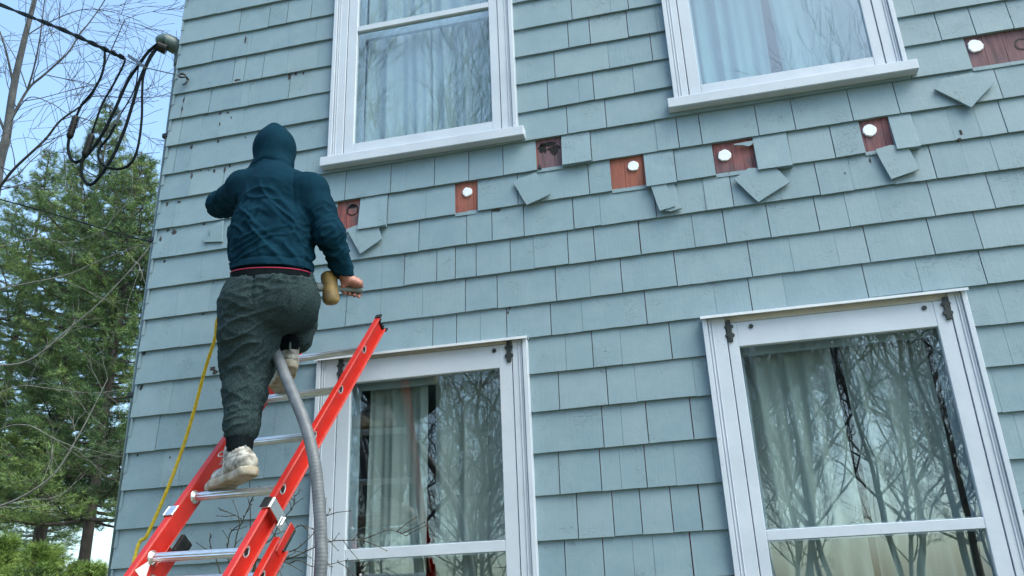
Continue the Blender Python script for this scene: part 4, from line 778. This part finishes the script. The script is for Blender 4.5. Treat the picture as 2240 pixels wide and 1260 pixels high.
def bare_tree(name, loc, H, seed, lab, rad=.14, maxl=6, m='bark', lean=(0, 0, 0), group='bare trees of the wood behind the yard'):
    r = random.Random(seed); root = empty(name, loc, lab, 'tree', group); loc = np.array(loc); d = unit(np.array([0, 0, 1.]) + np.array(lean))
    P = [loc - [0, 0, .1]]; dd = d
    for i in range(8): dd = unit(dd + rv(r) * .05 + [0, 0, .04]); P.append(P[-1] + dd * H * .62 / 8)
    t = MB(); t.tube(spline(P, 3), np.linspace(rad, rad * .45, len(spline(P, 3))), 9, cap=False); t.build('trunk', M[m], root, True)
    b = MB()
    for i in range(3, 9):
        for _ in range(2 if i < 8 else 3): 
            a = r.uniform(0, 6.28); grow(b, r, P[i], unit(np.array([math.cos(a), math.sin(a), r.uniform(.5, 1.4)])), H * r.uniform(.17, .26), rad * (.45 - .02 * i), 2, maxl, .62, .10, .004)
    b.build('branches', M[m], root, True); return root
def copy_tree(o, loc, rz, sc, lab):
    c = o.copy(); C.objects.link(c); c.location = loc; c.rotation_euler = (0, 0, rz); c.scale = (sc, sc, sc); c['label'] = lab
    for ch in o.children: k = ch.copy(); C.objects.link(k); k.parent = c; k.rotation_euler = ch.rotation_euler
    return c
# left: tall bare tree whose limbs cross the sky, built at its own distance behind the corner
def limb_tree(name, lab, Y, trunk, limbs, base, seed, m, minr, tw=.55, lim=2):
    r = random.Random(seed); root = empty(name, base, lab, 'tree'); t = MB(); K = [np.array(base) - [0, 0, .1]] + [at(x, y, Y) for x, y in trunk[0]]; S_ = spline(K, 8); t.tube(S_, np.linspace(trunk[1], trunk[2], len(S_)), 10, cap=False); t.build('trunk', M[m], root, True)
    b = MB()
    for pts, r0, r1, dy in limbs:
        K = [at(x, y, Y + dy * i / (len(pts) - 1)) for i, (x, y) in enumerate(pts)]; S_ = spline(K, 6); rr = np.linspace(r0, r1, len(S_)); b.tube(S_, rr, 7, cap=False)
        for i in range(3, len(S_)):
            if r.random() < tw:
                e = unit(S_[i] - S_[i - 1]); a = unit(e * .6 + unit(np.cross(e, rv(r))) * r.uniform(.5, 1.0) + [0, 0, .1]); grow(b, r, S_[i], a, r.uniform(.35, 1.15), max(rr[i] * .42, minr * 1.3), 3, 3 + lim, .75, .02, minr)
    b.build('branches', M[m], root, True); return root
Yb = 8.5
ptb = at(-70, 620, Yb)
limb_tree('bare_tree', 'tall bare grey tree whose limbs cross the sky left of the house corner', Yb, ([(-45, 560), (0, 350), (14, 300), (30, 190), (55, 80), (80, -20), (105, -160), (150, -380)], .085, .014),
    [([(14, 300), (17, 277), (60, 197), (97, 163), (147, 117), (173, 77), (200, 43), (232, -5), (262, -70)], .022, .006, .5), ([(60, 197), (74, 150), (88, 80), (98, 0), (110, -60)], .015, .006, -.4), ([(-50, 470), (0, 408), (33, 367), (97, 307), (133, 263), (197, 213), (233, 133), (273, 43)], .024, .006, -.8), ([(197, 211), (230, 210), (267, 213), (333, 213), (373, 203)], .009, .004, .3),
     ([(30, 190), (10, 100), (-20, 20)], .02, .007, -.5), ([(97, 163), (140, 172), (190, 182), (215, 200)], .008, .004, -.4), ([(55, 80), (95, 55), (150, 30), (190, 20), (240, 25), (290, 40)], .010, .004, .6), ([(133, 263), (165, 255), (215, 270), (265, 285), (310, 315)], .008, .004, .5), ([(14, 300), (-20, 200), (-30, 90)], .02, .01, .4), ([(60, 197), (35, 130), (5, 80)], .010, .005, .5), ([(17, 277), (60, 215), (110, 225), (150, 250), (190, 262)], .008, .004, -.5)],
    (ptb[0] - .4, Yb + .1, GZ), 5, 'bark', .0034, .34, 1)
Yc = 11.0
q0 = at(-190, 1250, Yc)
limb_tree('bare_sapling', 'leafless pale barked sapling with crooked twigs in front of the pine', Yc, ([(-150, 1250), (-110, 1130), (-70, 1000), (-70, 800), (-80, 600)], .06, .03),
    [([(-110, 1130), (-10, 1110), (60, 1080), (120, 1035), (165, 965), (200, 900), (235, 830)], .020, .006, .3), ([(-70, 1000), (0, 940), (60, 930), (120, 960), (180, 985)], .010, .005, -.3), ([(-40, 800), (60, 790), (150, 720), (230, 650), (330, 535), (352, 470)], .018, .005, .2), ([(-45, 640), (60, 620), (150, 600), (230, 565), (325, 530)], .014, .005, -.6), ([(230, 500), (262, 460), (300, 430), (350, 400)], .007, .004, 0), ([(-45, 880), (40, 845), (110, 850), (200, 860), (280, 850)], .009, .004, .5), ([(-60, 560), (0, 540), (80, 520), (150, 530), (230, 505)], .010, .004, .2)],
    (q0[0] - .5, Yc, GZ), 9, 'bark_pale', .0026, .14, 1)
def fast_mesh(name, V, k, m, parent, tone):
    """k-gon soup, built quickly"""
    V = V - np.array(world_loc(parent)); n = len(V) // k; me = bpy.data.meshes.new(name); me.vertices.add(len(V)); me.vertices.foreach_set('co', V.astype(np.float32).ravel())
    me.loops.add(len(V)); me.loops.foreach_set('vertex_index', np.arange(len(V), dtype=np.int32)); me.polygons.add(n); me.polygons.foreach_set('loop_start', np.arange(0, len(V), k, dtype=np.int32))
    a = me.attributes.new('tone', 'FLOAT', 'FACE'); a.data.foreach_set('value', tone.astype(np.float32)); me.materials.append(m); me.update(calc_edges=True); me.validate()
    o = bpy.data.objects.new(name, me); C.objects.link(o); o.parent = parent; return o
def tufts(P, D, T, n, L, w_, seed, fan=.95):
    g = np.random.RandomState(seed); N = len(P); P = np.repeat(P, n, 0); D = np.repeat(D, n, 0); T = np.repeat(T, n); nm = lambda a: a / (np.linalg.norm(a, axis=1)[:, None] + 1e-9)
    D = nm(D); s = g.uniform(.15, fan, (len(P), 1)); E = nm(D * (1.15 - s) + nm(np.cross(D, g.randn(len(P), 3))) * s); Q = nm(np.cross(E, g.randn(len(P), 3))) * w_; O = P + g.randn(len(P), 3) * .014
    V = np.stack([O - Q, O + Q, O + E * L * g.uniform(.7, 1.15, (len(P), 1))], 1).reshape(-1, 3); return V, np.clip(T + g.randn(len(P)) * .10, 0, 1)
def pine(name, loc, H, Rm, seed, lab, z0f=.12, group='evergreens left of the house', dens=1.0, nd=13, bm='bark_pine', lean=(0, 0), top=2.6, step=.022, nm_='needle'):
    r = random.Random(seed); root = empty(name, loc, lab, 'tree', group); loc = np.array(loc, float)
    ax_ = lambda z: loc + [lean[0] * z / H, lean[1] * z / H, z]
    t = MB(); zs = np.linspace(-.1, H, 24); t.tube([ax_(z) + [.03 * math.sin(z), .03 * math.cos(z * 1.3), 0] for z in zs], np.interp(zs, [0, H], [H * .012, .015]), 10, cap=False); t.build('trunk', M[bm], root, True)
    lim = MB(); PP = []; DD = []; TT = []
    z = H * z0f
    while z < H * .985:
        u_ = z / H; prof = Rm * (min(1, (1 - u_) * top + .05)) * (.74 + .26 * math.sin(u_ * 11 + seed)); n = r.choice((4, 5, 5, 6)) if u_ > .3 else r.choice((3, 4, 4))
        a0 = r.uniform(0, 6.28)
        for i in range(n):
            a = a0 + i * 6.28 / n + r.uniform(-.4, .4); L = max(prof * r.uniform(.6, 1.12), .15)
            dh = np.array([math.cos(a), math.sin(a), 0]); sl = r.uniform(-.10, .16) + .45 * u_ * u_; side = np.array([-dh[1], dh[0], 0])
            P = [ax_(z) + dh * L * s + [0, 0, L * (sl * s + .16 * s * s - .10 * math.sin(3 * s))] + side * L * .08 * math.sin(4 * s + a) for s in np.linspace(0, 1, 7)]
            lim.tube(P, np.linspace(.012 + .010 * L, .005, 7), 5, cap=False); clump = r.gauss(.45, .26)
            ns = int((8 + 15 * L) * dens)
            for j in range(ns):
                s = r.uniform(.16, 1) ** .75; i0 = min(int(s * 6), 5); q = P[i0] + (P[i0 + 1] - P[i0]) * (s * 6 - i0); sd_ = r.choice((-1, 1)); l2 = L * r.uniform(.14, .40) * (1.2 - s * .75) + .10; e = unit(dh * .7 + side * sd_ * r.uniform(.5, 1.4) + [0, 0, r.uniform(-.15, .4)])
                K = [q, q + e * l2 * .5 + [0, 0, -.02 * l2], q + e * l2 + [0, 0, .05 * l2]]; lim.tube(K, [.006, .0045, .003], 3, cap=False)
                m_ = max(2, int(l2 / .075)); tn = clump + r.gauss(0, .09)
                for w2 in range(m_): f = (w2 + 1) / m_; PP.append(q + e * l2 * f + rv(r) * .035); DD.append(e + [0, 0, .4]); TT.append(tn + .12 * f)
        z += H * step * r.uniform(.6, 1.4)
    lim.build('limbs', M[bm], root, True); V, T = tufts(np.array(PP), np.array(DD), np.array(TT), nd, .125, .0052, seed); fast_mesh('crown', V, 3, M[nm_], root, T); return root
# pine one: the big one beside the corner
b1 = at(196, 1150, 15.5)
pine('pine_tree', (b1[0], 15.5, GZ), 12.6, 2.7, 11, 'large pine whose crown touches the house corner in the picture', .31, dens=.85, top=2.0, step=.019)
b2 = at(92, 1150, 17)
pine('pine_tree', (b2[0], 17, GZ), 15.4, 3.3, 12, 'tallest pine, its top behind the drip loops of the service line', .31, dens=.9, top=1.9, step=.019)
b3 = at(-60, 1235, 20)
pine('pine_tree', (b3[0], 20, GZ), 16.5, 3.4, 13, 'pine mostly cut off by the left edge of the picture', .22, dens=.8, nd=11)
b4 = at(150, 1235, 29)
pine('pine_tree', (b4[0] - 1.5, 29, GZ), 12.5, 2.6, 14, 'farthest pine, low behind the two nearer trunks', .20, dens=.4, nd=10)
for k, (px, y, h, rm, lb) in enumerate(((190, 12.8, 2.75, 1.3, 'young bright green pine at the foot of the house corner'), (85, 12.2, 3.0, 1.5, 'young bright green pine between the corner and the left edge'), (-10, 12.5, 3.2, 1.6, 'young bright green pine in the bottom left corner'))):
    q = at(px, 1250, y); pine('young_pine', (q[0], y, GZ), h, rm, 50 + k, lb, .10, 'young pines under the tall ones', 1.3, 12, 'bark_pine', (0, 0), 2.2, .035, 'leaf')
# the shrub against the wall below the ladder
def shrub():
    r = random.Random(4); base = np.array([-1.45, 3.45, GZ]); root = empty('bare_shrub', tuple(base), 'leafless thin twigged shrub growing against the wall behind the ladder', 'shrub')
    b = MB(); bud = MB()
    tips = [[(560, 1330), (580, 1262), (600, 1235), (650, 1215), (720, 1185), (790, 1180), (850, 1160), (889, 1172)], [(560, 1330), (590, 1225), (650, 1200), (700, 1150), (725, 1112)], [(560, 1330), (600, 1170), (640, 1110), (645, 1085)], [(540, 1330), (545, 1200), (548, 1120), (541, 1085)], [(520, 1330), (515, 1190), (535, 1130), (560, 1075)], [(500, 1330), (462, 1200), (460, 1168)], [(520, 1330), (500, 1180), (530, 1140), (480, 1112)], [(600, 1330), (640, 1230), (690, 1240), (760, 1225)], [(590, 1330), (610, 1225), (600, 1170), (560, 1140)], [(600, 1330), (630, 1190), (655, 1150), (700, 1165)]]
    for K in tips:
        y = r.uniform(3.45, 3.62); P = [base + rv(r) * .03] + [at(a, c, y - .03 * i) for i, (a, c) in enumerate(K)]; S_ = spline(P, 7); b.tube(S_, np.linspace(.0045, .0012, len(S_)), 5, cap=False)
        for i in range(8, len(S_), 2):
            bud.tube([S_[i], S_[i] + rv(r) * .004 + [0, 0, .006]], [.003, .0015], 5)
            if r.random() < .5:
                e = unit(S_[i] - S_[i - 1]); L = r.uniform(.03, .12); q = S_[i]; a = unit(e + unit(np.cross(e, rv(r))) * .9); b.tube([q, q + a * L * .5 + rv(r) * .004, q + a * L], [.0022, .0018, .0012], 4, cap=False); bud.tube([q + a * L, q + a * (L + .006)], [.003, .0015], 5)
    b.build('stems', M['twig'], root, True); tag(bud.build('buds', M['twig'], root), kind='stuff')
shrub()
# the wood across the yard: it shows as reflections in the panes
T1 = bare_tree('bare_tree', (-3.5, -17, GZ), 17, 31, 'bare tree of the wood mirrored in the left windows', .12)
T2 = bare_tree('bare_tree', (2.2, -16, GZ), 16, 32, 'bare tree mirrored in the right windows, nearest to the house', .11)
T3 = bare_tree('bare_tree', (-.5, -19, GZ), 17, 33, 'slender bare tree mirrored between the window pairs', .10)
P_ = [(T1, 1.5, -19, 1.0, 1.05, 'bare tree mirrored low in the right lower window'), (T2, -7.5, -15, 2.2, 1.1, 'bare tree mirrored at the left edge of the window behind the ladder'), (T3, 6.5, -17, .7, 1.0, 'bare tree mirrored at the right edge of the lower right window'), (T1, -11, -20, 3.1, 1.1, 'bare tree mirrored far left in the window behind the ladder'), (T2, -2.5, -22, 4.2, 1.15, 'tall bare tree deep in the mirrored wood'), (T3, 4.0, -24, 5.1, 1.1, 'distant bare tree mirrored in the right panes'), (T1, 9.5, -22, 2.6, 1.0, 'bare tree at the right end of the mirrored wood'), (T2, -6, -27, .4, 1.2, 'farthest bare tree of the mirrored wood on the left'), (T3, 1.0, -28, 1.9, 1.15, 'farthest bare tree of the mirrored wood in the middle'), (T1, 7, -29, 3.8, 1.1, 'farthest bare tree of the mirrored wood on the right'), (T2, -15, -24, 2.9, 1.1, 'bare tree at the left end of the mirrored wood')]
for t, x, y, rz, sc, lab in P_: copy_tree(t, (x, y, GZ), rz, sc, lab)
def far_wood():
    protos = []
    for sd_ in (71, 72, 73, 74):
        r = random.Random(sd_); b = MB(); P = [np.array([0, 0, -.1])]; dd = np.array([r.gauss(0, .05), r.gauss(0, .05), 1.])
        for i in range(6): dd = unit(dd + rv(r) * .06 + [0, 0, .05]); P.append(P[-1] + dd * 11 / 6)
        b.tube(P, np.linspace(.16, .07, 7), 6, cap=False)
        for i in range(2, 7):
            for _ in range(3): a = r.uniform(0, 6.28); grow(b, r, P[i], unit(np.array([math.cos(a), math.sin(a), r.uniform(.5, 1.5)])), r.uniform(2.2, 3.6), .06, 3, 6, .65, .10, .009)
        protos.append((np.concatenate(b.V), b.F))
    r = random.Random(5); VV = []; FF = []; n = 0
    for k in range(30):
        V, F = protos[k % 4]; a = r.uniform(0, 6.28); c, s_ = math.cos(a), math.sin(a); sc = r.uniform(.85, 1.25); x = -30 + 52 * ((k * .618) % 1); y = -34 - 26 * r.random()
        W = V @ np.array([[c, s_, 0], [-s_, c, 0], [0, 0, 1]]) * sc + [x, y, GZ]; VV.append(W); FF += [[i + n for i in f] for f in F]; n += len(W)
    o = link_mesh('far_wood', np.concatenate(VV), FF, M['bark_pale'], None, False); tag(o, 'dense distant leafless wood mirrored in the lower window panes', 'wood', None, 'stuff')
far_wood()
